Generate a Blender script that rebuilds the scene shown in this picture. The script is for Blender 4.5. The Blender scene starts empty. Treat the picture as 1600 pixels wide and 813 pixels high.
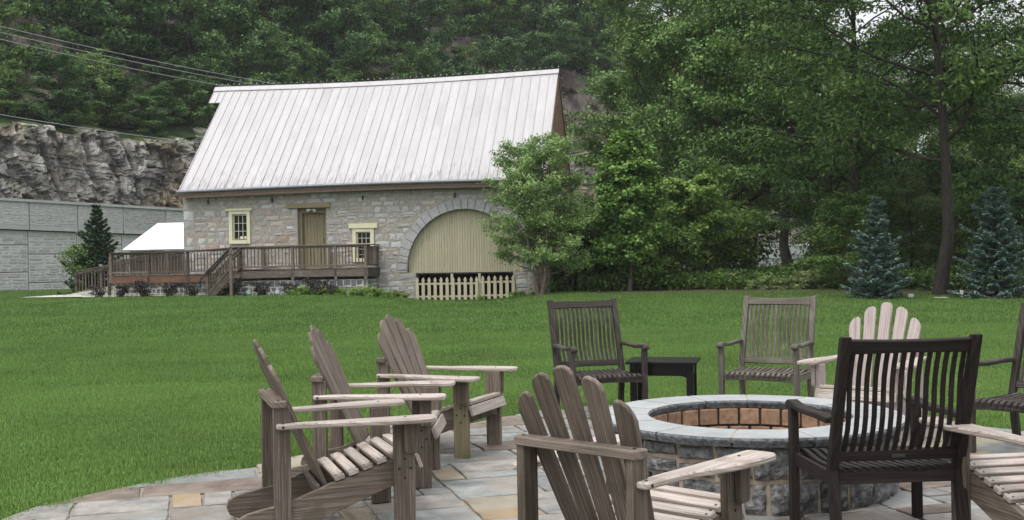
import bpy, bmesh, math, random
import numpy as np
from mathutils import Vector, Matrix, noise
from mathutils.geometry import tessellate_polygon
random.seed(7); np.random.seed(7)
R = math.radians
scene = bpy.context.scene
COL = scene.collection

# ------------------------------------------------------------------ camera
F_PX, PITCH, ROLL, CAM_H = 1680.0, -0.00138, 0.0177, 1.386
cam_d = bpy.data.cameras.new('camera'); cam = bpy.data.objects.new('camera', cam_d); COL.objects.link(cam)
cam_d.sensor_fit = 'HORIZONTAL'; cam_d.sensor_width = 36; cam_d.lens = F_PX / 1600 * 36
cam_d.clip_start = .1; cam_d.clip_end = 1500
ex = Vector((1, 0, 0)); fw = Vector((0, math.cos(PITCH), math.sin(PITCH))); eu = Vector((0, -math.sin(PITCH), math.cos(PITCH)))
rt = ex * math.cos(ROLL) - eu * math.sin(ROLL); up = ex * math.sin(ROLL) + eu * math.cos(ROLL)
m = Matrix((rt, up, -fw)).transposed().to_4x4(); m.translation = (0, 0, CAM_H)
cam.matrix_world = m
scene.camera = cam
# ------------------------------------------------------------------ sky and sun: bright overcast
SUN_EL, SUN_AZ = R(64), R(225)
w = bpy.data.worlds.new("World"); scene.world = w; w.use_nodes = True
nt = w.node_tree; bg = nt.nodes['Background']
sky = nt.nodes.new('ShaderNodeTexSky'); sky.sky_type = 'NISHITA'; sky.sun_disc = False
sky.sun_elevation = SUN_EL; sky.sun_rotation = SUN_AZ; sky.dust_density = 3; sky.air_density = 1
mx = nt.nodes.new('ShaderNodeMix'); mx.data_type = 'RGBA'; mx.inputs[0].default_value = .82
nt.links.new(sky.outputs[0], mx.inputs[6]); # cloud cover, three times brighter overhead than at the horizon as under any overcast sky
wt = nt.nodes.new('ShaderNodeTexCoord'); wz = nt.nodes.new('ShaderNodeSeparateXYZ'); nt.links.new(wt.outputs['Generated'], wz.inputs[0])
wm = nt.nodes.new('ShaderNodeMapRange'); wm.inputs[1].default_value = 0; wm.inputs[2].default_value = 1; wm.inputs[3].default_value = 6.2; wm.inputs[4].default_value = 18.6; nt.links.new(wz.outputs[2], wm.inputs[0])
wv = nt.nodes.new('ShaderNodeVectorMath'); wv.operation = 'SCALE'; wv.inputs[0].default_value = (1, 1, 1.02); nt.links.new(wm.outputs[0], wv.inputs[3]); nt.links.new(wv.outputs[0], mx.inputs[7])
nt.links.new(mx.outputs[2], bg.inputs[0]); bg.inputs[1].default_value = .1
sd = bpy.data.lights.new('sun', 'SUN'); sd.energy = 1.5; sd.angle = R(14); sd.color = (1, .96, .9)
so = bpy.data.objects.new('sun', sd); COL.objects.link(so)
sv = Vector((math.sin(SUN_AZ) * math.cos(SUN_EL), math.cos(SUN_AZ) * math.cos(SUN_EL), math.sin(SUN_EL)))
so.rotation_euler = sv.to_track_quat('Z', 'Y').to_euler(); so.location = (0, 0, 40)
vs = scene.view_settings; vs.view_transform = 'Standard'; vs.look = 'None'; vs.gamma = 1; vs.exposure = 0.42
scene.cycles.max_bounces = 5; scene.cycles.diffuse_bounces = 2; scene.cycles.transparent_max_bounces = 4

# ------------------------------------------------------------------ materials
MATS = {}
def M(name, c1, c2=None, scale=5, rough=.8, bump=.25, rnd=.15, coord='Object', stretch=(1, 1, 1), spec=.3, c3=None, big=.6, bigcol=None, bigth=.6, detail=6, bdist=.01, metallic=0, hue=0.0, bigscale=None):
    """noise coloured surface; rnd = brightness change from object to object; bigcol = stains of their own colour"""
    if name in MATS: return MATS[name]
    mt = bpy.data.materials.new(name); mt.use_nodes = True; MATS[name] = mt
    t = mt.node_tree; N = t.nodes; L = t.links; b = N['Principled BSDF']
    b.inputs['Roughness'].default_value = rough; b.inputs['Specular IOR Level'].default_value = spec; b.inputs['Metallic'].default_value = metallic
    tc = N.new('ShaderNodeTexCoord'); oi = N.new('ShaderNodeObjectInfo')
    mp = N.new('ShaderNodeMapping'); mp.inputs['Scale'].default_value = stretch
    ad = N.new('ShaderNodeVectorMath'); ad.operation = 'ADD'
    sc = N.new('ShaderNodeVectorMath'); sc.operation = 'SCALE'
    cb = N.new('ShaderNodeCombineXYZ'); L.new(oi.outputs['Random'], cb.inputs[0]); L.new(oi.outputs['Random'], cb.inputs[1]); cb.inputs[2].default_value = .3
    L.new(cb.outputs[0], sc.inputs[0]); sc.inputs[3].default_value = 57 if coord != 'World' else 0
    if coord == 'World':
        g = N.new('ShaderNodeNewGeometry'); src = g.outputs['Position']
    else: src = tc.outputs[coord]
    L.new(src, ad.inputs[0]); L.new(sc.outputs[0], ad.inputs[1]); L.new(ad.outputs[0], mp.inputs[0])
    n1 = N.new('ShaderNodeTexNoise'); n1.inputs['Scale'].default_value = scale; n1.inputs['Detail'].default_value = detail; n1.inputs['Roughness'].default_value = .70
    L.new(mp.outputs[0], n1.inputs[0])
    rp = N.new('ShaderNodeValToRGB'); L.new(n1.outputs[0], rp.inputs[0])
    e = rp.color_ramp.elements; e[0].position = .32; e[1].position = .68
    e[0].color = (*c1, 1); e[1].color = (*(c2 or c1), 1)
    if c3: k = rp.color_ramp.elements.new(.5); k.color = (*c3, 1)
    cur = rp.outputs[0]
    n2 = N.new('ShaderNodeTexNoise'); n2.inputs['Scale'].default_value = bigscale or scale * .23; n2.inputs['Detail'].default_value = 4
    L.new(ad.outputs[0], n2.inputs[0])
    if bigcol:
        mr = N.new('ShaderNodeMapRange'); mr.inputs[1].default_value = bigth; mr.inputs[2].default_value = bigth + .1; L.new(n2.outputs[0], mr.inputs[0])
        ml = N.new('ShaderNodeMath'); ml.operation = 'MULTIPLY'; ml.inputs[1].default_value = big; L.new(mr.outputs[0], ml.inputs[0])
        x = N.new('ShaderNodeMix'); x.data_type = 'RGBA'; L.new(ml.outputs[0], x.inputs[0]); L.new(cur, x.inputs[6]); x.inputs[7].default_value = (*bigcol, 1); cur = x.outputs[2]
    if coord == 'UV':      # fine drying cracks along the grain
        mp3 = N.new('ShaderNodeMapping'); mp3.inputs['Scale'].default_value = (2.2, 120, 1); L.new(ad.outputs[0], mp3.inputs[0])
        n3 = N.new('ShaderNodeTexNoise'); n3.inputs['Scale'].default_value = 1.6; n3.inputs['Detail'].default_value = 3; L.new(mp3.outputs[0], n3.inputs[0])
        m3_ = N.new('ShaderNodeMapRange'); m3_.inputs[1].default_value = .60; m3_.inputs[2].default_value = .68; m3_.inputs[4].default_value = .62; L.new(n3.outputs[0], m3_.inputs[0])
        x3 = N.new('ShaderNodeMix'); x3.data_type = 'RGBA'; L.new(m3_.outputs[0], x3.inputs[0]); L.new(cur, x3.inputs[6]); x3.inputs[7].default_value = (*[c * .5 for c in c1], 1); cur = x3.outputs[2]
    hs = N.new('ShaderNodeHueSaturation'); L.new(cur, hs.inputs['Color'])
    mr = N.new('ShaderNodeMapRange'); L.new(oi.outputs['Random'], mr.inputs[0]); mr.inputs[3].default_value = 1 - rnd; mr.inputs[4].default_value = 1 + rnd
    L.new(mr.outputs[0], hs.inputs['Value'])
    if hue:
        m3 = N.new('ShaderNodeMath'); m3.operation = 'MULTIPLY'; m3.inputs[1].default_value = 7.31; L.new(oi.outputs['Random'], m3.inputs[0])
        fr = N.new('ShaderNodeMath'); fr.operation = 'FRACT'; L.new(m3.outputs[0], fr.inputs[0])
        m4 = N.new('ShaderNodeMapRange'); L.new(fr.outputs[0], m4.inputs[0]); m4.inputs[3].default_value = .5 - hue; m4.inputs[4].default_value = .5 + hue; L.new(m4.outputs[0], hs.inputs['Hue'])
    L.new(hs.outputs[0], b.inputs['Base Color'])
    if bump:
        bp = N.new('ShaderNodeBump'); bp.inputs['Strength'].default_value = bump; bp.inputs['Distance'].default_value = bdist
        L.new(n1.outputs[0], bp.inputs['Height']); L.new(bp.outputs[0], b.inputs['Normal'])
    return mt
def wood(name, c1, c2, rough=.7, rnd=.12, c3=None, bigcol=None, bigth=.6, spec=.25, big=.6):
    return M(name, c1, c2, scale=2.2, rough=rough, bump=.5, rnd=rnd, coord='UV', stretch=(1.2, 52, 1), detail=9, spec=spec, c3=c3, bigcol=bigcol, bigth=bigth, bdist=.004, big=big, bigscale=4.5)
def leafmat(name, c_dark, c_light, trans=.3, rough=.5, objr=.14, patch=0):
    if name in MATS: return MATS[name]
    mt = bpy.data.materials.new(name); mt.use_nodes = True; MATS[name] = mt
    t = mt.node_tree; N = t.nodes; L = t.links; b = N['Principled BSDF']; out = N['Material Output']
    at = N.new('ShaderNodeAttribute'); at.attribute_name = 'tint'
    rp = N.new('ShaderNodeMix'); rp.data_type = 'RGBA'; L.new(at.outputs['Fac'], rp.inputs[0]); rp.inputs[6].default_value = (*c_dark, 1); rp.inputs[7].default_value = (*c_light, 1)
    oi = N.new('ShaderNodeObjectInfo'); hs = N.new('ShaderNodeHueSaturation'); L.new(rp.outputs[2], hs.inputs['Color'])
    mr = N.new('ShaderNodeMapRange'); L.new(oi.outputs['Random'], mr.inputs[0]); mr.inputs[3].default_value = 1 - objr; mr.inputs[4].default_value = 1 + objr; L.new(mr.outputs[0], hs.inputs['Value'])
    m2 = N.new('ShaderNodeMapRange'); L.new(oi.outputs['Random'], m2.inputs[0]); m2.inputs[3].default_value = .515; m2.inputs[4].default_value = .485; L.new(m2.outputs[0], hs.inputs['Hue'])
    if patch:
        g = N.new('ShaderNodeNewGeometry'); nz = N.new('ShaderNodeTexNoise'); nz.inputs['Scale'].default_value = .55; nz.inputs['Detail'].default_value = 5; L.new(g.outputs['Position'], nz.inputs[0])
        m5 = N.new('ShaderNodeMapRange'); L.new(nz.outputs[0], m5.inputs[0]); m5.inputs[1].default_value = .3; m5.inputs[2].default_value = .7; m5.inputs[3].default_value = 1 - patch; m5.inputs[4].default_value = 1 + patch
        for lk in list(hs.inputs['Value'].links): L.remove(lk)
        L.new(m5.outputs[0], hs.inputs['Value'])
    L.new(hs.outputs[0], b.inputs['Base Color']); b.inputs['Roughness'].default_value = rough; b.inputs['Specular IOR Level'].default_value = .25
    tr = N.new('ShaderNodeBsdfTranslucent'); L.new(hs.outputs[0], tr.inputs[0])
    ms = N.new('ShaderNodeMixShader'); ms.inputs[0].default_value = trans; L.new(b.outputs[0], ms.inputs[1]); L.new(tr.outputs[0], ms.inputs[2]); L.new(ms.outputs[0], out.inputs[0])
    return mt
ADIR = wood('weathered_wood', (.05, .040, .032), (.225, .185, .15), c3=(.125, .10, .08), rnd=.25, bigcol=(.075, .066, .048), bigth=.54)
ADIR_SLAT = wood('weathered_slat_wood', (.065, .05, .04), (.27, .22, .185), rnd=.2, c3=(.16, .128, .106), bigcol=(.10, .09, .07), bigth=.56)
ADIR_TOP = wood('bleached_skylit_wood', (.19, .155, .13), (.56, .50, .455), rough=.5, rnd=.16, c3=(.40, .345, .305), spec=.4, bigcol=(.22, .16, .12), bigth=.55)  # bleached boards, colour lifted further to carry skylight on the arm tops
ADIR_PALE = wood('pale_pinkish_wood', (.24, .20, .185), (.46, .41, .39), rnd=.08, c3=(.38, .315, .30), bigcol=(.22, .155, .13), bigth=.6)
ADIR_MOSS = wood('mossy_wood', (.10, .085, .05), (.24, .20, .13), rnd=.08, c3=(.17, .15, .09), bigcol=(.10, .11, .03), bigth=.52)
TEAK = wood('dark_grey_teak', (.018, .014, .012), (.10, .086, .076), c3=(.048, .040, .035), rnd=.25, bigcol=(.14, .13, .115), bigth=.6)
TEAK_GREY = wood('lichen_grey_teak', (.045, .039, .031), (.19, .17, .14), c3=(.105, .093, .076), rnd=.22, bigcol=(.16, .17, .12), bigth=.58)
TEAK_DARK = wood('dark_brown_teak', (.006, .0045, .004), (.036, .027, .023), c3=(.016, .012, .0105), rnd=.2)
DECKW = wood('deck_wood', (.045, .037, .030), (.25, .21, .17), c3=(.125, .103, .083), rnd=.42, bigcol=(.21, .19, .165), bigth=.6)
BEAMW = wood('red_brown_beam_wood', (.06, .032, .02), (.36, .21, .12), c3=(.17, .095, .058), rnd=.15, bigcol=(.07, .06, .05), bigth=.55)
FASCIA = wood('fascia_wood', (.15, .10, .085), (.30, .215, .18), rnd=.08, c3=(.22, .155, .13))
CLAP = wood('clapboard_wood', (.17, .105, .075), (.38, .26, .19), rnd=.12, c3=(.27, .175, .125))
BOARDP = wood('sage_painted_board', (.33, .31, .205), (.50, .465, .33), rnd=.06, c3=(.44, .41, .285), bigcol=(.30, .28, .19), bigth=.66, rough=.85)
DOORP = wood('khaki_painted_board', (.20, .17, .10), (.29, .255, .16), rnd=.05, c3=(.25, .215, .135), rough=.85)
CREAM = M('cream_paint', (.62, .605, .42), (.70, .685, .50), scale=6, rough=.55, bump=.05, rnd=.03)
PICKET = wood('picket_paint', (.40, .37, .25), (.56, .52, .38), rnd=.05, c3=(.50, .46, .33), rough=.8)
BLACKP = M('black_paint', (.003, .003, .0035), (.006, .006, .007), scale=9, rough=.3, bump=.03, rnd=.05, spec=.35)
IRON = M('black_iron', (.008, .008, .008), (.015, .015, .015), scale=20, rough=.4, bump=.05, rnd=.1)
DARKIN = M('dark_interior', (.004, .004, .004), (.008, .008, .008), scale=3, rough=.9, bump=0, rnd=0)
ROOFM = M('white_metal_roof', (.38, .366, .375), (.465, .449, .460), scale=1.2, rough=.42, bump=.04, rnd=.035, bigcol=(.35, .328, .33), bigth=.6, coord='Object', metallic=.0, spec=.5, stretch=(3, .5, .5))
def roof_drips(mt):
    t = mt.node_tree; N = t.nodes; L = t.links; b = N['Principled BSDF']; src = b.inputs['Base Color'].links[0].from_socket
    tc = N.new('ShaderNodeTexCoord'); sp = N.new('ShaderNodeSeparateXYZ'); L.new(tc.outputs['Object'], sp.inputs[0])
    mp = N.new('ShaderNodeMapping'); mp.inputs['Scale'].default_value = (26, 2.2, 2.2); L.new(tc.outputs['Object'], mp.inputs[0])
    n = N.new('ShaderNodeTexNoise'); n.inputs['Scale'].default_value = 1; n.inputs['Detail'].default_value = 5; L.new(mp.outputs[0], n.inputs[0])
    g = N.new('ShaderNodeMapRange'); g.inputs[1].default_value = -.4; g.inputs[2].default_value = .75; g.inputs[3].default_value = .17; g.inputs[4].default_value = -.06; L.new(sp.outputs[1], g.inputs[0])
    a = N.new('ShaderNodeMath'); a.operation = 'ADD'; L.new(n.outputs[0], a.inputs[0]); L.new(g.outputs[0], a.inputs[1])
    m2 = N.new('ShaderNodeMapRange'); m2.inputs[1].default_value = .62; m2.inputs[2].default_value = .72; m2.inputs[4].default_value = .6; L.new(a.outputs[0], m2.inputs[0])
    x = N.new('ShaderNodeMix'); x.data_type = 'RGBA'; L.new(m2.outputs[0], x.inputs[0]); L.new(src, x.inputs[6]); x.inputs[7].default_value = (.17, .17, .175, 1); L.new(x.outputs[2], b.inputs['Base Color'])
roof_drips(ROOFM)
GALV = M('galvanised_gutter', (.34, .37, .42), (.48, .51, .56), scale=9, rough=.35, bump=.05, rnd=.05, metallic=.6)
WHITE = M('white_canopy', (.86, .86, .87), (.9, .9, .9), scale=3, rough=.6, bump=.02, rnd=.02)
STONES = [M('barn_stone_grey', (0.282, 0.277, 0.266), (0.531, 0.520, 0.503), scale=9, rnd=.17, bump=.9, bdist=.03, c3=(0.418, 0.407, 0.395)),
          M('barn_stone_buff', (0.305, 0.271, 0.226), (0.542, 0.497, 0.435), scale=7, rnd=.16, bump=.7, bdist=.03, c3=(0.435, 0.395, 0.339)),
          M('barn_stone_pink', (0.328, 0.277, 0.249), (0.520, 0.463, 0.429), scale=7, rnd=.14, bump=.7, bdist=.03, c3=(0.441, 0.384, 0.350)),
          M('barn_stone_light', (0.407, 0.407, 0.401), (0.600, 0.600, 0.600), scale=7, rnd=.10, bump=.6, bdist=.03, c3=(0.486, 0.486, 0.486)),
          M('barn_stone_rust', (0.305, 0.215, 0.169), (0.475, 0.373, 0.305), scale=7, rnd=.14, bump=.7, bdist=.03)]
MORTAR_B = M('barn_mortar', (0.226, 0.209, 0.181), (0.429, 0.407, 0.362), scale=11, rnd=0, bump=.6)
CUTST = M('cut_arch_stone', (.29, .29, .295), (.44, .44, .445), scale=8, rnd=.09, bump=.5, bdist=.02)
MORTAR_W = M('white_mortar', (.50, .49, .45), (.64, .62, .57), scale=12, rnd=0, bump=.4)
BASEST = [M('base_stone_blue', (.11, .12, .13), (.24, .25, .26), scale=9, rnd=.25, bump=.7), M('base_stone_tan', (.17, .155, .12), (.33, .30, .24), scale=9, rnd=.2, bump=.7)]
PANELM = M('cast_concrete', (.38, .385, .38), (.49, .495, .485), scale=4, rnd=.05, bump=.4, c3=(.415, .43, .425))
PANELB = M('cast_concrete_block', (.34, .345, .335), (.50, .505, .495), scale=6, rnd=.14, bump=.8, bdist=.03)
PANELJ = M('panel_mortar_line', (.50, .51, .51), (.57, .58, .58), scale=9, rnd=.0, bump=.2)
FIREST = [M('pit_stone_slate', (.030, .031, .032), (.27, .27, .265), scale=22, rnd=.3, bump=1, bdist=.02, c3=(.10, .10, .10), bigcol=(.21, .21, .205), bigth=.56, detail=10),
          M('pit_stone_pale', (.05, .052, .054), (.27, .275, .27), scale=24, rnd=.2, bump=1, bdist=.02, c3=(.13, .134, .135), detail=10)]
PITMORT = M('sandy_mortar', (.28, .225, .165), (.40, .34, .26), scale=30, rnd=0, bump=.5, bdist=.004)
CAPST = M('bluestone_cap', (.25, .265, .27), (.345, .36, .362), scale=5, rnd=.05, bump=.12, rough=.62, bdist=.004)
CAPSIDE = M('chiselled_bluestone', (.06, .065, .07), (.22, .235, .245), scale=30, rnd=.08, bump=.9, bdist=.012)
FIREBR = M('fire_brick', (.17, .10, .062), (.37, .235, .15), scale=22, rnd=.12, bump=.4, bigcol=(.14, .09, .06), bigth=.58, c3=(.29, .18, .115))
ASH = M('ash', (.03, .028, .025), (.12, .11, .10), scale=20, rnd=0, bump=.8)
SOOT = M('sooty_mortar', (.05, .035, .028), (.10, .07, .055), scale=20, rnd=0, bump=.4)
FLAGS = [M('flagstone_blue', (0.117, 0.123, 0.120), (0.297, 0.304, 0.292), scale=6.5, rnd=.16, bump=.6, rough=.55, bigcol=(0.225, 0.194, 0.155), bigth=.50, c3=(0.211, 0.220, 0.213), detail=10),
         M('flagstone_grey', (0.126, 0.121, 0.112), (0.315, 0.301, 0.280), scale=6.5, rnd=.16, bump=.6, rough=.55, bigcol=(0.234, 0.194, 0.146), bigth=.50, c3=(0.225, 0.216, 0.200), detail=10),
         M('flagstone_brown', (0.077, 0.058, 0.047), (0.234, 0.189, 0.155), scale=5, rnd=.15, bump=.6, rough=.6, bigcol=(0.252, 0.211, 0.163), bigth=.50, c3=(0.140, 0.110, 0.090), detail=10),
         M('flagstone_ochre', (0.180, 0.158, 0.120), (0.324, 0.290, 0.228), scale=4, rnd=.1, bump=.6, rough=.58, bigcol=(0.306, 0.194, 0.086), bigth=.50, c3=(0.261, 0.233, 0.176), detail=10)]
GROUT = M('patio_sand_joint', (.20, .175, .14), (.33, .30, .25), scale=40, rnd=0, bump=.6, coord='World')
SOIL = M('lawn_soil', (.030, .06, .013), (.06, .115, .023), scale=9, rnd=0, bump=.6, coord='World', c3=(.04, .08, .016), rough=.95)
MULCH = M('mulch', (.035, .025, .018), (.12, .085, .06), scale=14, rnd=0, bump=.9, coord='World')
CONC = M('concrete_path', (.42, .40, .36), (.55, .53, .48), scale=6, rnd=0, bump=.15, coord='World')
BARK = M('grey_bark', (.035, .028, .022), (.13, .11, .09), scale=6, rnd=.15, bump=1, stretch=(4, 4, .8), bdist=.03)
BARKB = M('peeling_birch_bark', (.10, .075, .06), (.30, .24, .20), scale=10, rnd=.1, bump=1, stretch=(2, 2, 1), bdist=.02)
BARKD = M('dark_bark', (.016, .013, .011), (.06, .05, .042), scale=6, rnd=.1, bump=1, stretch=(4, 4, .8), bdist=.03)

# ------------------------------------------------------------------ object helpers
def link(name, mesh, mat=None, parent=None, label=None, cat=None, group=None, kind=None, loc=None):
    o = bpy.data.objects.new(name, mesh); COL.objects.link(o)
    if mat is not None and mesh is not None and not mesh.materials:
        for q in (mat if isinstance(mat, (list, tuple)) else [mat]): mesh.materials.append(q)
    if parent: o.parent = parent
    if loc: o.location = loc
    if label: o['label'] = label
    if cat: o['category'] = cat
    if group: o['group'] = group
    if kind: o['kind'] = kind
    return o
def thing(name, label, cat, loc=(0, 0, 0), rz=0, group=None):
    o = link(name, None, label=label, cat=cat, group=group); o.location = loc; o.rotation_euler = (0, 0, rz); o.empty_display_size = .2
    return o
def from_bm(bm, name='part', smooth=False):
    me = bpy.data.meshes.new(name); bm.to_mesh(me); bm.free()
    if smooth: me.polygons.foreach_set('use_smooth', [True] * len(me.polygons))
    return me
def copy_tree(o, parent=None):
    c = o.copy(); COL.objects.link(c)
    if parent: c.parent = parent
    for ch in o.children:
        copy_tree(ch, c)
    return c
def MX(o, u, v, n=None):
    u = Vector(u).normalized(); v = Vector(v); v = (v - u * v.dot(u)).normalized(); n = u.cross(v)
    mm = Matrix((u, v, n)).transposed().to_4x4(); mm.translation = Vector(o); return mm
def slab(poly, th, mtx=None, bev=.003, bm=None, holes=False):
    """outline in a local xy plane, thickness along local z (centred); UVs run in metres along x and y+z"""
    own = bm is None
    b2 = bmesh.new()
    a = [b2.verts.new((x, y, -th / 2)) for x, y in poly]; b = [b2.verts.new((x, y, th / 2)) for x, y in poly]; n = len(poly)
    b2.faces.new(a[::-1]); b2.faces.new(b)
    for i in range(n): b2.faces.new((a[i], a[(i + 1) % n], b[(i + 1) % n], b[i]))
    bmesh.ops.recalc_face_normals(b2, faces=b2.faces)
    if bev: bmesh.ops.bevel(b2, geom=b2.edges[:], offset=bev, segments=1, affect='EDGES', clamp_overlap=True)
    uv = b2.loops.layers.uv.new('UVMap')
    tall = (max(p[1] for p in poly) - min(p[1] for p in poly)) > (max(p[0] for p in poly) - min(p[0] for p in poly)) 
    for f in b2.faces:
        for l in f.loops: c = l.vert.co; l[uv].uv = (c.y, c.x + c.z * 1.1) if tall else (c.x, c.y + c.z * 1.1)
    if mtx is not None:
        b2.transform(mtx)
        if mtx.determinant() < 0: bmesh.ops.reverse_faces(b2, faces=b2.faces)
    if own: return b2
    tmp = bpy.data.meshes.new('t'); b2.to_mesh(tmp); b2.free(); bm.from_mesh(tmp); bpy.data.meshes.remove(tmp); return bm
def beam(p0, p1, wid, th, upv=(0, 0, 1), bev=.003, bm=None):
    """a bar from p0 to p1, th thick along upv, wid across"""
    p0 = Vector(p0); p1 = Vector(p1); u = p1 - p0; L = u.length
    mt = MX(p0, u, Vector(upv))
    return slab([(0, -th / 2), (L, -th / 2), (L, th / 2), (0, th / 2)], wid, mt, bev, bm)
def tube(pts, rad, seg=8, bm=None, cap=True):
    own = bm is None
    if own: bm = bmesh.new()
    rings = []; n = len(pts); pts = [Vector(p) for p in pts]
    if not hasattr(rad, '__len__'): rad = [rad] * n
    prev = None
    for i, p in enumerate(pts):
        d = (pts[min(i + 1, n - 1)] - pts[max(i - 1, 0)]).normalized()
        if prev is None: prev = Vector((1, 0, 0)) if abs(d.x) < .9 else Vector((0, 1, 0))
        a = (prev - d * prev.dot(d)).normalized(); prev = a; b = d.cross(a)
        rings.append([bm.verts.new(p + (a * math.cos(t) + b * math.sin(t)) * rad[i]) for t in [2 * math.pi * k / seg for k in range(seg)]])
    for i in range(n - 1):
        for k in range(seg): bm.faces.new((rings[i][k], rings[i][(k + 1) % seg], rings[i + 1][(k + 1) % seg], rings[i + 1][k]))
    if cap: bm.faces.new(rings[0][::-1]); bm.faces.new(rings[-1])
    return bm
def arc(cx, cy, r, a0, a1, n): return [(cx + r * math.cos(R(a0 + (a1 - a0) * i / n)), cy + r * math.sin(R(a0 + (a1 - a0) * i / n))) for i in range(n + 1)]
def smooth(a, b, t):
    t = min(1, max(0, (t - a) / (b - a))); return t * t * (3 - 2 * t)

# ------------------------------------------------------------------ ground
BARN_A = -R(9.2); BSX = .978
BU = Vector((math.cos(BARN_A), math.sin(BARN_A), 0)); BN = Vector((-math.sin(BARN_A), math.cos(BARN_A), 0))
BARN_O = Vector((-1.63, 36.95, 0)) - BU * 10.5 * BSX
def bl(X, Y, Z=0): return BARN_O + BU * X * BSX + BN * Y + Vector((0, 0, Z))
def gz(x, y):
    h = .24 * smooth(20, 34, y) + .06 * smooth(-3, -8, x) * smooth(28, 36, y)
    d = 1 - .97 * math.exp(-((x + 1.7) / 2.3) ** 4)
    return h * d
WALL_O = Vector((-23.8, 50, 0)); WA = Vector((.667, .745, 0)).normalized(); WN = Vector((-WA.y, WA.x, 0))
def wp(s, q, z=0): return WALL_O + WA * s + WN * q + Vector((0, 0, z))
def road_z(s): return 3.1 - .028 * s
def hill(s, q):
    """terrain behind the retaining wall: road, blasted rock face, ledge, second bluff, wooded slope"""
    n = noise.fractal(Vector((s * .06, q * .06, 1.7)), 1, 2, 4)
    top = 8.7 + .035 * max(0, s) + .9 * noise.noise(Vector((s * .13, 3, 0)))
    rz_ = road_z(s)
    if q < 5: return rz_
    qq = q + 1.3 * noise.noise(Vector((s * .22, 0, 5)))
    z = rz_ + (top - rz_) * smooth(5.2, 7.4, qq)
    z += 1.6 * smooth(8, 13, q) + (3.0 + 5 * smooth(22, 55, s)) * smooth(12, 17.5, q + 2.2 * noise.noise(Vector((s * .09, 7, 1))))
    z += max(0, q - 17) * .92 + n * 2.2 * smooth(9, 25, q)
    return rz_ + (z - rz_) * (1 - .85 * smooth(62, 125, s))
PATIO = [(-2.83, 5.97), (-2.6, 6.5), (-2.22, 7.0), (-1.77, 7.38), (-1.28, 8.05), (-.55, 8.85), (0, 9.5), (.4, 9.85), (1.2, 10.1), (2.1, 9.95), (3.0, 9.3), (3.66, 8.5), (4.3, 7.5), (4.7, 6.2), (4.7, 4.6), (4.1, 3.1), (3.0, 2.0), (1.5, 1.5), (0, 1.6), (-1.4, 2.3), (-2.4, 3.5), (-2.85, 4.8)]
def catmull(P, k=4):
    out = []; n = len(P)
    for i in range(n):
        a, b, c, d = [Vector(P[(i + j - 1) % n]) for j in range(4)]
        for t in [j / k for j in range(k)]:
            out.append(tuple(.5 * ((2 * b) + (c - a) * t + (2 * a - 5 * b + 4 * c - d) * t * t + (3 * b - a - 3 * c + d) * t ** 3)))
    return out
PAT = catmull(PATIO)
PA = np.array(PAT)
def in_patio(x, y):
    """vectorised even-odd test"""
    x = np.asarray(x); y = np.asarray(y); ins = np.zeros(x.shape, bool); n = len(PA)
    for i in range(n):
        x0, y0 = PA[i]; x1, y1 = PA[(i + 1) % n]
        c = ((y0 > y) != (y1 > y)) & (x < (x1 - x0) * (y - y0) / (y1 - y0 + 1e-12) + x0)
        ins ^= c
    return ins
def bed_edge(x):      # far edge of the lawn on the right
    return 34.3 - .42 * max(0, x - 9) - .10 * max(0, 9 - x) * 0

def grid_mesh(xs, ys, zf):
    nx, ny = len(xs), len(ys)
    v = [(x, y, zf(x, y)) for y in ys for x in xs]
    f = [(j * nx + i, j * nx + i + 1, (j + 1) * nx + i + 1, (j + 1) * nx + i) for j in range(ny - 1) for i in range(nx - 1)]
    me = bpy.data.meshes.new('grid'); me.from_pydata(v, [], f); me.polygons.foreach_set('use_smooth', [True] * len(f)); return me
def axis(a, b, fine0, fine1, fs, cs):
    o = list(np.arange(a, fine0, cs)) + list(np.arange(fine0, fine1, fs)) + list(np.arange(fine1, b + cs, cs)); return sorted(set(round(float(t), 3) for t in o))
link('lawn', grid_mesh(axis(-300, 400, -45, 45, 1.0, 35), axis(-60, 600, -6, 60, 1.0, 35), lambda x, y: gz(x, y) - .03), SOIL, kind='structure')

# ------------------------------------------------------------------ patio
bm = bmesh.new(); bm.faces.new([bm.verts.new((x, y, -.012)) for x, y in PAT]); bmesh.ops.triangulate(bm, faces=bm.faces)
patio = link('patio', from_bm(bm), GROUT, kind='structure')
def clip_rect(poly, x0, y0, x1, y1):
    def cl(P, ins, inter):
        o = []
        for i in range(len(P)):
            a, b = P[i - 1], P[i]
            ia, ib = ins(a), ins(b)
            if ib:
                if not ia: o.append(inter(a, b))
                o.append(b)
            elif ia: o.append(inter(a, b))
        return o
    def ix(c): return lambda a, b: (c, a[1] + (b[1] - a[1]) * (c - a[0]) / (b[0] - a[0]))
    def iy(c): return lambda a, b: (a[0] + (b[0] - a[0]) * (c - a[1]) / (b[1] - a[1]), c)
    P = cl(poly, lambda p: p[0] >= x0, ix(x0))
    if P: P = cl(P, lambda p: p[0] <= x1, ix(x1))
    if P: P = cl(P, lambda p: p[1] >= y0, iy(y0))
    if P: P = cl(P, lambda p: p[1] <= y1, iy(y1))
    return P
PANG = R(16.5); pc, ps = math.cos(PANG), math.sin(PANG)
loc_b = [(x * pc + y * ps, -x * ps + y * pc) for x, y in PAT]
CELL = .178; G = 72; occ = np.zeros((G, G), bool); rs = random.Random(11)
gx0, gy0 = -4.6, 0.0
sizes = [(3, 2), (2, 2), (4, 2), (3, 1), (2, 1), (2, 3), (4, 3), (3, 3), (1, 1), (2, 1), (3, 2), (5, 2), (1, 2)]
nst = 0
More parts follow.
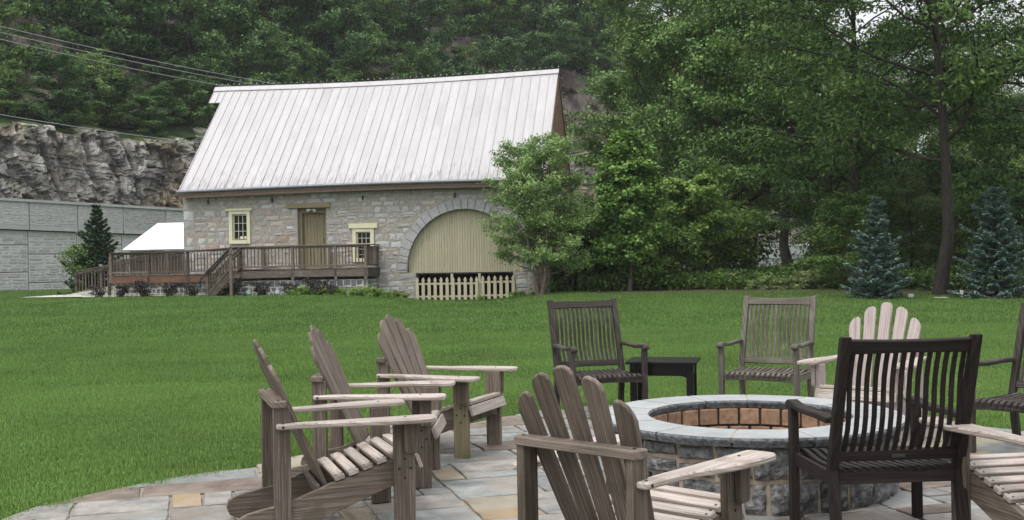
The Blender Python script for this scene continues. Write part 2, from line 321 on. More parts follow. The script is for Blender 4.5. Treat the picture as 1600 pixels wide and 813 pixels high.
for j in range(G):
    for i in range(G):
        if occ[i, j]: continue
        c = [q for q in sizes if i + q[0] <= G and j + q[1] <= G and not occ[i:i + q[0], j:j + q[1]].any()]
        rs.shuffle(c); sw, sh = c[0] if c else (1, 1)
        occ[i:i + sw, j:j + sh] = True
        x0 = gx0 + i * CELL; y0 = gy0 + j * CELL; g = .010
        P = clip_rect(loc_b, x0 + g, y0 + g, x0 + sw * CELL - g, y0 + sh * CELL - g)
        Q = []
        for p in P:
            if not Q or (abs(p[0] - Q[-1][0]) + abs(p[1] - Q[-1][1])) > .012: Q.append(p)
        if len(Q) < 3: continue
        area = abs(sum(Q[k - 1][0] * Q[k][1] - Q[k][0] * Q[k - 1][1] for k in range(len(Q)))) / 2
        if area < .012: continue
        # ragged hand-cut edge
        E_ = []
        for k in range(len(Q)):
            a, b = Q[k], Q[(k + 1) % len(Q)]; L_ = math.hypot(b[0] - a[0], b[1] - a[1]); nn = max(1, int(L_ / .11))
            for t in range(nn):
                f_ = t / nn; jx, jy = rs.uniform(-.009, .009), rs.uniform(-.009, .009)
                E_.append((a[0] + (b[0] - a[0]) * f_ + jx, a[1] + (b[1] - a[1]) * f_ + jy))
        cx = sum(p[0] for p in E_) / len(E_); cy = sum(p[1] for p in E_) / len(E_)
        b2 = slab([(p[0] - cx, p[1] - cy) for p in E_], .04, None, .004)
        st = link('flagstone', from_bm(b2), rs.choices(FLAGS, (10, 9, 2.4, 1.3))[0], patio)
        st.location = (cx * pc - cy * ps, cx * ps + cy * pc, -.0165 + rs.uniform(-.003, .003)); st.rotation_euler = (rs.uniform(-.004, .004), rs.uniform(-.004, .004), PANG)
        nst += 1
print('flagstones', nst)

# ------------------------------------------------------------------ fire pit
FX, FY = 1.418, 6.52
pit = thing('fire_pit', 'round stone fire pit with bluestone cap slabs in the middle of the patio', 'fire pit', (FX, FY, 0))
bm = bmesh.new()
def ringsolid(bm, r0, r1, z0, z1, n=72):
    V = []
    for k in range(n):
        a = 2 * math.pi * k / n; c, s = math.cos(a), math.sin(a)
        V.append([bm.verts.new((c * r, s * r, z)) for r, z in ((r0, z0), (r1, z0), (r1, z1), (r0, z1))])
    for k in range(n):
        A, B = V[k], V[(k + 1) % n]
        for q in range(4): bm.faces.new((A[q], B[q], B[(q + 1) % 4], A[(q + 1) % 4]))
ringsolid(bm, .70, .828, -.01, .366); bmesh.ops.recalc_face_normals(bm, faces=bm.faces)
link('wall_core', from_bm(bm, smooth=False), PITMORT, pit)
bm = bmesh.new(); ringsolid(bm, .625, .69, -.01, .366); bmesh.ops.recalc_face_normals(bm, faces=bm.faces)
link('inner_lining', from_bm(bm), SOOT, pit)
bm = bmesh.new(); bmesh.ops.create_circle(bm, cap_ends=True, radius=.63, segments=48)
bmesh.ops.subdivide_edges(bm, edges=bm.edges[:], cuts=2); bm.transform(Matrix.Translation((0, 0, .05)))
link('ash_bed', from_bm(bm), ASH, pit)
rs = random.Random(5)
def curved_stone(a0, a1, z0, z1, r, seed, rough=.022, nx=8, nz=6, depth=.05):
    bm = bmesh.new(); V = []; cj = [[rs.uniform(-.01, .01) for _ in range(2)] for _ in range(4)]
    for j in range(nz + 1):
        row = []
        for i in range(nx + 1):
            u, v = i / nx, j / nz
            e = min(u, 1 - u, v, 1 - v)
            a = a0 + (a1 - a0) * u; z = z0 + (z1 - z0) * v
            jx = (1 - u) * (1 - v) * cj[0][0] + u * (1 - v) * cj[1][0] + u * v * cj[2][0] + (1 - u) * v * cj[3][0]
            jz = (1 - u) * (1 - v) * cj[0][1] + u * (1 - v) * cj[1][1] + u * v * cj[2][1] + (1 - u) * v * cj[3][1]
            rr = r + (0 if e > 0 else -.016) + rough * noise.fractal(Vector((a * r * 14 + seed, z * 14, seed)), 1, 2, 3)
            aa = a + jx / r + (.004 * noise.noise(Vector((z * 40, seed, 0)))) / r * (1 if e == 0 else 0); z += jz + .005 * noise.noise(Vector((a * 30, seed, 3))) * (e == 0)
            row.append(bm.verts.new((math.cos(aa) * rr, math.sin(aa) * rr, z)))
        V.append(row)
    for j in range(nz):
        for i in range(nx): bm.faces.new((V[j][i], V[j][i + 1], V[j + 1][i + 1], V[j + 1][i]))
    per = [V[0][i] for i in range(nx + 1)] + [V[j][nx] for j in range(1, nz + 1)] + [V[nz][i] for i in range(nx - 1, -1, -1)] + [V[j][0] for j in range(nz - 1, 0, -1)]
    bk = []
    for p in per:
        c = p.co; k = (r - depth) / math.hypot(c.x, c.y); bk.append(bm.verts.new((c.x * k, c.y * k, c.z)))
    n = len(per)
    for i in range(n): bm.faces.new((per[(i + 1) % n], per[i], bk[i], bk[(i + 1) % n]))
    bmesh.ops.recalc_face_normals(bm, faces=bm.faces)
    return from_bm(bm, smooth=False)
r = .853; a = R(-179.5)
top = .358; k = 0
while a < R(180):
    wd = min(rs.uniform(.19, .29) / r, R(180) - a)
    if R(180) - a - wd < .1: wd = R(180) - a
    g = .011 / r; mid = .185 + rs.uniform(-.012, .012)
    cells = [(a + g, a + wd - g, mid + .011, top)]
    p = rs.random()
    if p < .3:
        h = rs.uniform(.255, .285); cells = [(a + g, a + wd - g, h + .01, top), (a + g, a + wd - g, mid + .011, h - .01)]
    for (b0, b1, z0, z1) in cells: link('wall_stone', curved_stone(b0, b1, z0, z1, r, k * 3.1), rs.choices(FIREST, (5, 2))[0], pit); k += 1
    a += wd
a = R(-172)
while a < R(188):
    wd = min(rs.uniform(.18, .30) / r, R(188) - a)
    if R(188) - a - wd < .1: wd = R(188) - a
    g = .011 / r
    cells = [(a + g, a + wd - g, .004, .174)]
    if rs.random() < .2: cells = [(a + g, a + wd * .42 - g, .004, .174), (a + wd * .42 + g, a + wd - g, .004, .174)]
    for (b0, b1, z0, z1) in cells: link('wall_stone', curved_stone(b0, b1, z0, z1, r, k * 3.1), rs.choices(FIREST, (5, 2))[0], pit); k += 1
    a += wd
caps = [-108, -135.8, -162.2, -183.7, -207.2, -230.5, -255.5, -281.5, -307, -331, -355, -378, -408, -440, -468]
for k in range(len(caps) - 1):
    a1, a0 = R(caps[k]) - .0065, R(caps[k + 1]) + .0065; sd_ = k * 5.7
    bm = bmesh.new(); na = 22
    def prof(a, r, sgn):
        # (radius, z) down a chiselled side
        ru = .0035
        return [(r - sgn * .002, .4205), (r + sgn * (.004 + ru * noise.noise(Vector((a * 34, 1, sd_)))), .408), (r + sgn * (.0 + 2 * ru * noise.noise(Vector((a * 30, 2, sd_)))), .396), (r + sgn * (-.008 + 2 * ru * noise.noise(Vector((a * 30, 3, sd_)))), .383), (r - sgn * .014, .370)]
    rows = []
    for i in range(na + 1):
        a = a0 + (a1 - a0) * i / na; am = (a0 + a1) / 2
        straight = math.cos((a1 - a0) / 2) / math.cos(a - am)      # blend of arc and chord
        ro_ = .898 * (.6 + .4 * (1 + (1 - math.cos((a1 - a0) / 2)) * .5) * straight / straight) ; ro_ = .900
        ri_ = .606 * (.75 + .25 * straight)
        P = prof(a, ro_, 1); Q = prof(a, ri_, -1)[::-1]
        rows.append([bm.verts.new((math.cos(a) * rr, math.sin(a) * rr, z)) for rr, z in P + Q])
    m_ = len(rows[0])
    for i in range(na):
        for q in range(m_):
            f = bm.faces.new((rows[i][q], rows[i][(q + 1) % m_], rows[i + 1][(q + 1) % m_], rows[i + 1][q]))
            f.material_index = 0 if q == m_ - 1 else 1
    for e in (rows[0], rows[-1]): bm.faces.new(e).material_index = 1
    bmesh.ops.recalc_face_normals(bm, faces=bm.faces)
    link('cap_slab', from_bm(bm), [CAPST, CAPSIDE], pit)
bm = bmesh.new(); ringsolid(bm, .628, .884, .392, .4190); bmesh.ops.recalc_face_normals(bm, faces=bm.faces)
link('cap_mortar', from_bm(bm), PITMORT, pit)
nb = 28; me_b = None
for row, z in enumerate((.262, .145, .03)):
    for k in range(nb):
        if me_b is None: me_b = from_bm(slab([(-.061, -.052), (.061, -.052), (.061, .052), (-.061, .052)], .03, MX((0, 0, 0), (0, 1, 0), (0, 0, 1)), .005))
        o = link('fire_brick', me_b, FIREBR, pit); a = 2 * math.pi * (k + .5 * row) / nb; o.location = (math.cos(a) * .616, math.sin(a) * .616, z + .052); o.rotation_euler = (0, 0, a)

# ------------------------------------------------------------------ adirondack chairs (x right of sitter, y forward, z up; origin between the front feet)
def adirondack(label, mats, seat_m=None, variant=0):
    BODY, TOP, SLAT = mats
    t = thing('adirondack_chair', label, 'chair', group='wooden chairs around the fire pit')
    for s in (-1, 1):
        # front leg
        pl = [(-.055, 0), (.055, 0), (.055, .545), (-.055, .545)]
        link('front_leg', from_bm(slab(pl, .038, Matrix.Translation((s * .285, 0, 0)) @ Matrix(((0, 0, 1, 0), (1, 0, 0, 0), (0, 1, 0, 0), (0, 0, 0, 1))), .003)), BODY, t)
        b = t.children[-1]
        # wooden arm bracket on the outside of the leg
        pl = [(0, 0), (.0, .15), (-.012, .165), (-.045, .165), (-.055, .02), (-.04, 0)]
        br = slab([(-.03, .38), (.028, .38), (.036, .40), (.036, .543), (-.036, .543), (-.036, .40)], .03, Matrix.Translation((s * .322, .028, 0)) @ Matrix(((0, 0, 1, 0), (1, 0, 0, 0), (0, 1, 0, 0), (0, 0, 0, 1))), .003)
        link('arm_bracket', from_bm(br), BODY, t)
        # arm, seen from above: narrow behind, wide in front
        inn = [(-.645, .262), (-.50, .262), (-.30, .270), (-.10, .274), (.10, .274), (.142, .280)]
        out = [(.155, .30), (.158, .385), (.148, .410), (.12, .422), (.02, .425), (-.10, .418), (-.22, .392), (-.34, .358), (-.46, .338), (-.58, .330), (-.64, .328), (-.655, .315), (-.655, .275)]
        pl = [(y, x) for y, x in inn + out]
        mt_ = Matrix(((0, s, 0, 0), (1, 0, 0, 0), (0, 0, 1, .5585), (0, 0, 0, 1)))
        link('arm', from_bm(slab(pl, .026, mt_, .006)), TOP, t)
        # back post
        bp = beam((s * .262, -.625, .075), (s * .262, -.625, .655), .04, .085, (0, 1, 0))
        link('back_post', from_bm(bp), BODY, t)
        # side rail: seat support running down to a rounded foot on the ground behind
        prof = [(.036, .365), (.036, .235), (-.10, .19), (-.25, .135), (-.40, .075), (-.52, .03), (-.62, .004), (-.72, 0), (-.80, 0), (-.845, .02), (-.862, .06), (-.85, .10), (-.80, .125), (-.70, .145), (-.60, .165), (-.50, .20), (-.38, .245), (-.30, .262), (-.20, .292), (-.10, .325), (0, .355)]
        link('side_rail', from_bm(slab(prof, .036, Matrix.Translation((s * .247, 0, 0)) @ Matrix(((0, 0, 1, 0), (1, 0, 0, 0), (0, 1, 0, 0), (0, 0, 0, 1))), .003)), BODY, t)
    # seat slats
    pts = [(-.335, .262), (-.262, .283), (-.188, .305), (-.114, .330), (-.040, .353), (.034, .368)]
    for i, (y, z) in enumerate(pts):
        sl = R(16) if i < 5 else R(4)
        d = Vector((0, math.cos(sl), math.sin(sl))); hw = .27
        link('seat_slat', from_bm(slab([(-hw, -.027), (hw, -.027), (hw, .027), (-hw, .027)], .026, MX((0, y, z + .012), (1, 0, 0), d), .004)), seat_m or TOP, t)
    # front apron slat, tilted forward
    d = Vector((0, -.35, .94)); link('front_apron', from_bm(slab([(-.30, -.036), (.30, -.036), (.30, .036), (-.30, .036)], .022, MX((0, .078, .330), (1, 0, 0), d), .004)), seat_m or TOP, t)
    # fan of back slats
    n0 = Vector((0, -.40, .9165))       # up the back
    b0 = Vector((0, -.36, .14))
    ln = [.80, .885, .915, .885, .80]
    for i in range(5):
        k = i - 2; a = R(-3.1 * k); L = ln[i]; hw0, hw1 = .036, .046
        dirx = Vector((1, 0, 0)); nrm = dirx.cross(n0)
        dv = (n0 * math.cos(a) - dirx * math.sin(a)); uv_ = (dirx * math.cos(a) + n0 * math.sin(a))
        base = b0 + dirx * (k * .079)
        tl, tr = (.0, .0)
        e = [(0, -hw0), (L - .03, -hw1), (L - .008, -hw1 + .012), (L, -hw1 * .3), (L + .002, hw1 * .3), (L - .008, hw1 - .012), (L - .03, hw1), (0, hw0)]
        if k:   # outer boards have a top that falls outwards
            q = .028 * abs(k); sg = 1 if k > 0 else -1
            e = [(x - (q * ((y * sg + hw1) / (2 * hw1)) ** 1.6 if x > .1 else 0), y) for x, y in e]
        mt_ = MX(base, dv, uv_)
        link('back_slat', from_bm(slab(e, .021, mt_, .004)), SLAT, t)
    # crossbar lying across the back posts, behind the slats
    cb = [(-.30, -.020), (-.285, -.045), (.285, -.045), (.30, -.020), (.30, .03), (.16, .042), (-.16, .042), (-.30, .03)]
    link('crossbar', from_bm(slab(cb, .036, Matrix.Translation((0, -.632, .668)), .005)), ADIR_SLAT if BODY is ADIR else BODY, t)
    link('lower_crossbar', from_bm(beam((-.245, -.425, .19), (.245, -.425, .19), .022, .11, (0, -.40, .9165))), BODY, t)
    # dark screw heads
    bm = bmesh.new()
    def dot(p, nrm):
        mt_ = Vector(nrm).to_track_quat('Z', 'Y').to_matrix().to_4x4(); mt_.translation = Vector(p)
        bmesh.ops.create_cone(bm, cap_ends=True, segments=8, radius1=.0065, radius2=.006, depth=.004, matrix=mt_)
    for s in (-1, 1):
        for y, z in ((-.03, .30), (.03, .30), (0, .35), (0, .25)): dot((s * .305, y, z), (s, 0, 0))
        dot((s * .30, -.62, .5715), (0, 0, 1)); dot((s * .325, .0, .5725), (0, 0, 1)); dot((s * .265, -.64, .687), (0, 0, 1)); dot((s * .266, -.61, .13), (s, 0, 0))
        dot((s * .33, -.625, .5585), (s, 0, 0))
        for i, (y, z) in enumerate(pts): dot((s * .247, y - .015, z + .0205), (0, -.25, 1)); dot((s * .247, y + .018, z + .031 if i < 5 else z + .026), (0, -.25, 1))
    link('screw_heads', from_bm(bm), IRON, t, kind='stuff')
    return t
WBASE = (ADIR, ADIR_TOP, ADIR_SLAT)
def place(t, x, y, deg, z=.004):
    t.location = (x, y, z); t.rotation_euler = (0, 0, R(deg)); return t
a1 = place(adirondack('brown-grey weathered adirondack chair in profile, nearest of the three along the left of the patio', WBASE), -.677, 5.882, -70.5)
a2 = copy_tree(a1); place(a2, -.559, 6.813, -91.5); a2['label'] = 'adirondack chair between two others in the row on the left side of the patio'
a4 = copy_tree(a1); place(a4, .656, 4.539, -41.5); a4['label'] = 'adirondack chair seen from behind with fanned back boards, before the fire pit wall'
a6 = copy_tree(a1); place(a6, 2.399, 5.163, 8.8); a6['label'] = 'adirondack chair cut off by the lower right picture corner with pinkish seat slats showing'
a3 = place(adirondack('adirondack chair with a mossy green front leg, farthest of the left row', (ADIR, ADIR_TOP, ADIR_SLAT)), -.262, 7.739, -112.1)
[c for c in a3.children if c.name.startswith('front_leg')][1].data = [c for c in a3.children if c.name.startswith('front_leg')][1].data.copy()
ml = [c for c in a3.children if c.name.startswith('front_leg')][1]; ml.data.materials[0] = ADIR_MOSS; ml['label'] = 'mossy green-brown front leg'
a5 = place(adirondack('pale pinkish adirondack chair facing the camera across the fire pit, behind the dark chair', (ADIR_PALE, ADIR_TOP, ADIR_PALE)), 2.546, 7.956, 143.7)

# ------------------------------------------------------------------ teak armchairs
def teak(label, mt, seatm=None, scalez=1):
    t = thing('slatted_armchair', label, 'chair', group='wooden chairs around the fire pit')
    YZ = lambda x: Matrix.Translation((x, 0, 0)) @ Matrix(((0, 0, 1, 0), (1, 0, 0, 0), (0, 1, 0, 0), (0, 0, 0, 1)))
    def back_y(z):  # centre line of the leaning back
        if z < .36: return -.055 * (1 - z / .36)
        u = (z - .36) / .64; return -.19 * u - .02 * math.sin(u * math.pi) * -1 * 0
    for s in (-1, 1):
        zs = [0, .18, .36, .5, .65, .8, .92, 1.0]
        prof = [(back_y(z) + .024 - .006 * (z > .9), z) for z in zs] + [(back_y(z) - .024, z) for z in zs[::-1]]
        link('back_leg', from_bm(slab(prof, .046, YZ(s * .306), .004)), mt, t)
        link('front_leg', from_bm(beam((s * .325, .49, 0), (s * .325, .49, .60), .044, .046, (0, 1, 0), .004)), mt, t)
        # arm with a curled front knuckle
        up_ = [(-.035, .615), (.08, .620), (.22, .612), (.36, .612), (.45, .624), (.50, .630), (.535, .622), (.55, .602)]
        dn = [(.545, .585), (.52, .578), (.49, .592), (.42, .588), (.30, .582), (.15, .588), (-.035, .585)]
        link('armrest', from_bm(slab(up_ + dn, .056, YZ(s * .322), .006)), mt, t)
        link('side_rail', from_bm(beam((s * .318, -.0, .325), (s * .318, .47, .325), .024, .065, (0, 0, 1))), mt, t)
    # arched front rail, rear rail, top rail, lower back rail
    ar = [(-.305, .295), (-.2, .305), (0, .31), (.2, .305), (.305, .295), (.305, .355), (-.305, .355)]
    link('front_rail', from_bm(slab(ar, .024, MX((0, .49, 0), (1, 0, 0), (0, 0, 1)), .003)), mt, t)
    link('rear_rail', from_bm(beam((-.285, -.002, .325), (.285, -.002, .325), .024, .065)), mt, t)
    tr_ = MX((0, back_y(.955), .955), (1, 0, 0), Vector((0, -.28, .96)))
    link('top_rail', from_bm(slab([(-.285, -.036), (0, -.032), (.285, -.036), (.285, .032), (.1, .026), (-.1, .026), (-.285, .032)], .028, tr_, .004)), mt, t)
    lr = MX((0, back_y(.43), .43), (1, 0, 0), Vector((0, -.28, .96)))
    link('lower_back_rail', from_bm(slab([(-.285, -.026), (.285, -.026), (.285, .026), (-.285, .026)], .026, lr, .003)), mt, t)
    # curved back slats
    zs = [.44 + .49 * i / 8 for i in range(9)]
    prof = [(back_y(z) + .016 * math.sin((z - .44) / .49 * 2 * math.pi) * (-1) - .012 * math.sin((z - .44) / .49 * math.pi) + .006, z) for z in zs]
    prof = prof + [(y - .013, z) for y, z in prof[::-1]]
    me = None; nS = 14
    for i in range(nS):
        x = -.262 + .524 * i / (nS - 1)
        if me is None:
            me = from_bm(slab(prof, .022, YZ(0), .002)); 
            uvl = me.uv_layers[0].data
            for l in me.loops: c = me.vertices[l.vertex_index].co; uvl[l.index].uv = (c.z, c.y + c.x)
        o = link('back_slat', me, mt, t); o.location = (x, 0, 0)
    # seat slats running front to back, dished with a rolled front
    ys = [-.02, .06, .16, .26, .36, .43, .475, .505, .522]
    zz = [.372, .366, .358, .356, .362, .372, .376, .372, .358]
    prof = list(zip(ys, zz)) + [(y - (.004 if y > .5 else 0), z - .016) for y, z in list(zip(ys, zz))[::-1]]
    me = None; nS = 13
    for i in range(nS):
        x = -.268 + .536 * i / (nS - 1)
        if me is None: me = from_bm(slab(prof, .027, YZ(0), .002))
        o = link('seat_slat', me, seatm or mt, t); o.location = (x, 0, 0)
    return t
t1 = place(teak('dark slatted armchair facing the camera, left of the small black table', TEAK), .681, 9.63, 196.3 - 1)
t2 = place(teak('grey lichen-stained slatted armchair facing the camera, right of the small black table', TEAK_GREY), 2.321, 9.56, 150)
t3 = place(teak('nearly black slatted armchair with its back to the camera, nearest chair on the right', TEAK_DARK), 1.795, 5.08, 4)
t4 = place(teak('dark slatted armchair cut by the right edge of the picture, beside the lawn', TEAK), 3.711, 7.376, 125.6)
plq = link('maker_plate', from_bm(slab([(-.032, -.009), (.032, -.009), (.032, .009), (-.032, .009)], .003, MX((0, -.036, .4256), (1, 0, 0), Vector((0, -.28, .96))), .001)), M('green_brass', (.03, .04, .03), (.06, .07, .05), rough=.5), t3)

# ------------------------------------------------------------------ black side table
tb = thing('side_table', 'small black painted side table standing on the grass behind the fire pit', 'table', (1.33, 9.55, gz(1.3, 9.5)), R(-14))
TH = .455
for k, y in enumerate((-.155, 0, .155)):
    link('top_board', from_bm(slab([(-.31, y - .0765), (.31, y - .0765), (.31, y + .0765), (-.31, y + .0765)], .024, Matrix.Translation((0, 0, TH)), .003)), BLACKP, tb)
for sx in (-1, 1):
    for sy in (-1, 1): link('leg', from_bm(beam((sx * .245, sy * .17, -.02), (sx * .245, sy * .17, TH - .013), .06, .06, (0, 1, 0))), BLACKP, tb)
apron = [(-.214, -.012), (-.214, -.13), (-.17, -.115), (.17, -.115), (.214, -.13), (.214, -.012)]
for sy in (-1, 1): link('apron', from_bm(slab(apron, .02, MX((0, sy * .18, TH), (1, 0, 0), (0, 0, 1)), .002)), BLACKP, tb)
for sx in (-1, 1): link('apron', from_bm(slab([(x * .65, y) for x, y in apron], .02, MX((sx * .255, 0, TH), (0, 1, 0), (0, 0, 1)), .002)), BLACKP, tb)

# ------------------------------------------------------------------ barn (local X along the front wall, Y into the building)
BL, BW = 13.5, 7.7
barn = thing('stone_barn', 'long grey and buff stone barn with white standing-seam metal roof and arched opening', 'barn', BARN_O, BARN_A); barn.scale = (BSX, 1, 1)
def poly_holes(outer, holes, mtx, depth):
    """flat wall with openings, with reveals depth deep"""
    bm = bmesh.new(); loops = [[Vector((x, y, 0)) for x, y in P] for P in [outer] + holes]
    flat = [p for L_ in loops for p in L_]
    tris = tessellate_polygon(loops)
    f = [bm.verts.new(p) for p in flat]; b = [bm.verts.new(p + Vector((0, 0, -depth))) for p in flat]
    for t in tris:
        try: bm.faces.new([f[i] for i in t]); bm.faces.new([b[i] for i in t[::-1]])
        except ValueError: pass
    i0 = 0
    for L_ in loops:
        n = len(L_)
        for k in range(n): bm.faces.new((f[i0 + k], f[i0 + (k + 1) % n], b[i0 + (k + 1) % n], b[i0 + k]))
        i0 += n
    bmesh.ops.recalc_face_normals(bm, faces=bm.faces); bm.transform(mtx); return bm
FRONT = Matrix(((1, 0, 0, 0), (0, 0, -1, 0), (0, 1, 0, 0), (0, 0, 0, 1)))       # local (x, z) drawing, normal towards -Y
ACX, ACZ, AR = 10.5, 1.04, 2.08
arch = [(8.73, -.1), (8.73, .95), (8.42, .95), (8.42, 1.04)] + [(ACX - AR * math.cos(R(t)), ACZ + AR * math.sin(R(t))) for t in range(6, 180, 6)] + [(12.58, 1.04), (12.58, .95), (12.22, .95), (12.22, -.1)]
WIN1 = (1.79, 2.08, 2.58, 3.25); WIN2 = (6.45, 1.36, 7.22, 2.53); DOOR = (4.38, 1.12, 5.46, 3.30)
rect = lambda r: [(r[0], r[1]), (r[2], r[1]), (r[2], r[3]), (r[0], r[3])]
outer = [(0, -.1), (8.73, -.1)]
outer = [(0, -.1)] + arch + [(BL, -.1), (BL, 3.85), (0, 3.85)]
front_wall = link('front_wall', from_bm(poly_holes(outer, [rect(WIN1), rect(WIN2), rect(DOOR)], FRONT, .45)), MORTAR_B, barn)
end = [(.45, -.1), (BW - .45, -.1), (BW - .45, 3.85), (.45, 3.85)]
side_m = Matrix(((0, 0, 1, BL), (1, 0, 0, 0), (0, 1, 0, 0), (0, 0, 0, 1)))
right_wall = link('right_wall', from_bm(poly_holes([(.45, -.1), (BW, -.1), (BW, 3.85), (.45, 3.85)], [], side_m, .45)), MORTAR_B, barn)
lm = Matrix(((0, 0, -1, 0), (1, 0, 0, 0), (0, 1, 0, 0), (0, 0, 0, 1)))
left_wall = link('left_wall', from_bm(poly_holes([(.45, -.1), (BW, -.1), (BW, 3.85), (.45, 3.85)], [], lm, .45)), MORTAR_B, barn)
back_wall = link('back_wall', from_bm(beam((.45, BW - .2, 1.87), (BL - .45, BW - .2, 1.87), .4, 3.9, bev=0)), MORTAR_B, barn)
# rubble stones
rs = random.Random(3)
def rock_proto(seed):
    r_ = random.Random(seed); bm = bmesh.new()
    n = 8; P = []
    for cx_, cz_ in ((-.5, -.5), (.5, -.5), (.5, .5), (-.5, .5)):
        P.append((cx_ + r_.uniform(-.04, .04), cz_ + r_.uniform(-.06, .06)))
    out = []
    for i in range(4):
        a, b = P[i], P[(i + 1) % 4]; out.append((a[0] * .985 + b[0] * .0, a[1])); 
        t = r_.uniform(.35, .65); out.append((a[0] + (b[0] - a[0]) * t + r_.uniform(-.03, .03), a[1] + (b[1] - a[1]) * t + r_.uniform(-.04, .04)))
    ins = [(x * .90, z * .86) for x, z in out]
    B = [bm.verts.new((x, 1, z)) for x, z in out]; F = [bm.verts.new((x, .35, z)) for x, z in out]; T = [bm.verts.new((x, r_.uniform(-.15, .2), z)) for x, z in ins]
    c = bm.verts.new((r_.uniform(-.1, .1), -.25, r_.uniform(-.1, .1)))
    for i in range(8):
        j = (i + 1) % 8
        bm.faces.new((B[i], B[j], F[j], F[i])); bm.faces.new((F[i], F[j], T[j], T[i])); bm.faces.new((T[i], T[j], c))
    bmesh.ops.recalc_face_normals(bm, faces=bm.faces); return bm
def protos(mats, n, s0=0):
    out = {}
    for mt in mats: out[mt.name] = [from_bm(rock_proto(s0 + k)) for k in range(n)]
    for mt in mats:
        for me in out[mt.name]: me.materials.append(mt)
    return out
BP = protos(STONES + [CUTST], 5)
SP = protos(BASEST, 4, 40)
def add_stones(cells, parent, P, pick, mtx, name='stone', limit=300, depth=.05):
    """cells: (x0, x1, z0, z1) on a wall plane; the largest are single parts, the rest one joined part"""
    cells = sorted(cells, key=lambda c: -(c[1] - c[0]) * (c[3] - c[2])); rest = bmesh.new(); mats = []
    for n_, (x0, x1, z0, z1) in enumerate(cells):
        mt = pick(x0, z0, (x1 - x0) * (z1 - z0)); me = rs.choice(P[mt.name])
        S = mtx @ Matrix.Translation(((x0 + x1) / 2, rs.uniform(-.012, .012), (z0 + z1) / 2)) @ Matrix.Diagonal((x1 - x0, depth, z1 - z0, 1))
        if n_ < limit:
            o = link(name, me, None, parent); o.matrix_local = S
        else:
            if mt not in mats: mats.append(mt)
            k0 = len(rest.faces); rest.from_mesh(me); rest.faces.ensure_lookup_table(); rest.verts.ensure_lookup_table()
            fs = rest.faces[k0:]; vs_ = {v for f in fs for v in f.verts}
            for v in vs_: v.co = S @ v.co
            for f in fs: f.material_index = mats.index(mt)
    if len(cells) > limit: link('small_stones', from_bm(rest), mats, parent, kind='stuff')
    else: rest.free()
def rows(x0, x1, z0, z1, blocks, hr, wr, gap=.012, seed=1):
    r_ = random.Random(seed); z = z0; out = []
    while z < z1 - .04:
        h = min(r_.uniform(*hr), z1 - z)
        if z1 - z - h < hr[0] * .6: h = z1 - z
        iv = [(x0, x1)]
        for b in blocks:
            bi = b(z, z + h)
            if not bi: continue
            nv = []
            for a, c in iv:
                if bi[1] <= a or bi[0] >= c: nv.append((a, c)); continue
                if bi[0] > a: nv.append((a, bi[0]))
                if bi[1] < c: nv.append((bi[1], c))
            iv = nv
        for a, c in iv:
            x = a
            while x < c - .03:
                wd = min(r_.uniform(*wr), c - x)
                if c - x - wd < wr[0] * .6: wd = c - x
                if wd > .3 and h > .17 and r_.random() < .28:
                    m_ = z + h * r_.uniform(.4, .6); out += [(x + gap, x + wd - gap, z + gap, m_ - gap * .6), (x + gap, x + wd - gap, m_ + gap * .6, z + h - gap)]
                else: out.append((x + gap, x + wd - gap, z + gap, z + h - gap))
                x += wd
        z += h
    return out
def rblock(r):
    return lambda a, b: (r[0], r[2]) if (b > r[1] + .05 and a < r[3] - .05) else None
def ringblock(a, b):
    zc = (a + b) / 2; ro_ = AR + .36
    if zc > ACZ + ro_ - .02: return None
    if zc < ACZ: return (8.08, 12.92) if zc > .95 else (8.73, 12.22)
    dx = math.sqrt(max(0, ro_ ** 2 - (zc - ACZ) ** 2)); return (ACX - dx, ACX + dx)
LINT = (4.0, 3.28, 5.62, 3.47)
bk = [rblock(WIN1), rblock(WIN2), rblock(DOOR), rblock(LINT), rblock((1.66, 3.2, 2.68, 3.35)), rblock((6.3, 2.5, 7.38, 2.72)), ringblock]
cells = rows(.42, BL - .42, -.05, 3.84, bk, (.12, .27), (.18, .60), seed=9)
q = 0; z = -.05                                                                     # dressed corner stones
while z < 3.8:
    h = min(rs.uniform(.26, .36), 3.84 - z); wq = .40 if q % 2 else .41
    cells += [(.0, wq, z + .008, z + h - .008), (BL - wq, BL - .0, z + .008, z + h - .008)]; z += h; q += 1
def pick(x, z, a):
    if x < .42 or x > BL - .45: return STONES[3] if rs.random() < .8 else STONES[0]
    w_ = (5, 8, 3, 4, .3) if x < 4.2 else ((7, 2, .8, 6, .25) if x < 8 else (8, 2.5, .7, 4, .2))
    return rs.choices(STONES, w_)[0]
add_stones(cells, front_wall, BP, pick, Matrix.Identity(4), limit=300)
cells = rows(.02, BW - .02, -.05, 3.84, [], (.15, .32), (.22, .6), seed=19)
add_stones(cells, right_wall, BP, lambda x, z, a: rs.choices(STONES, (3, 6, 3, 1, .5))[0], Matrix.Translation((BL, 0, 0)) @ Matrix.Rotation(R(90), 4, 'Z'), limit=60)
cells = rows(.02, BW - .02, -.05, 3.84, [], (.15, .32), (.22, .6), seed=29)
add_stones(cells, left_wall, BP, lambda x, z, a: rs.choices(STONES, (3, 6, 3, 1, .5))[0], Matrix.Translation((0, BW, 0)) @ Matrix.Rotation(R(-90), 4, 'Z'), limit=0)
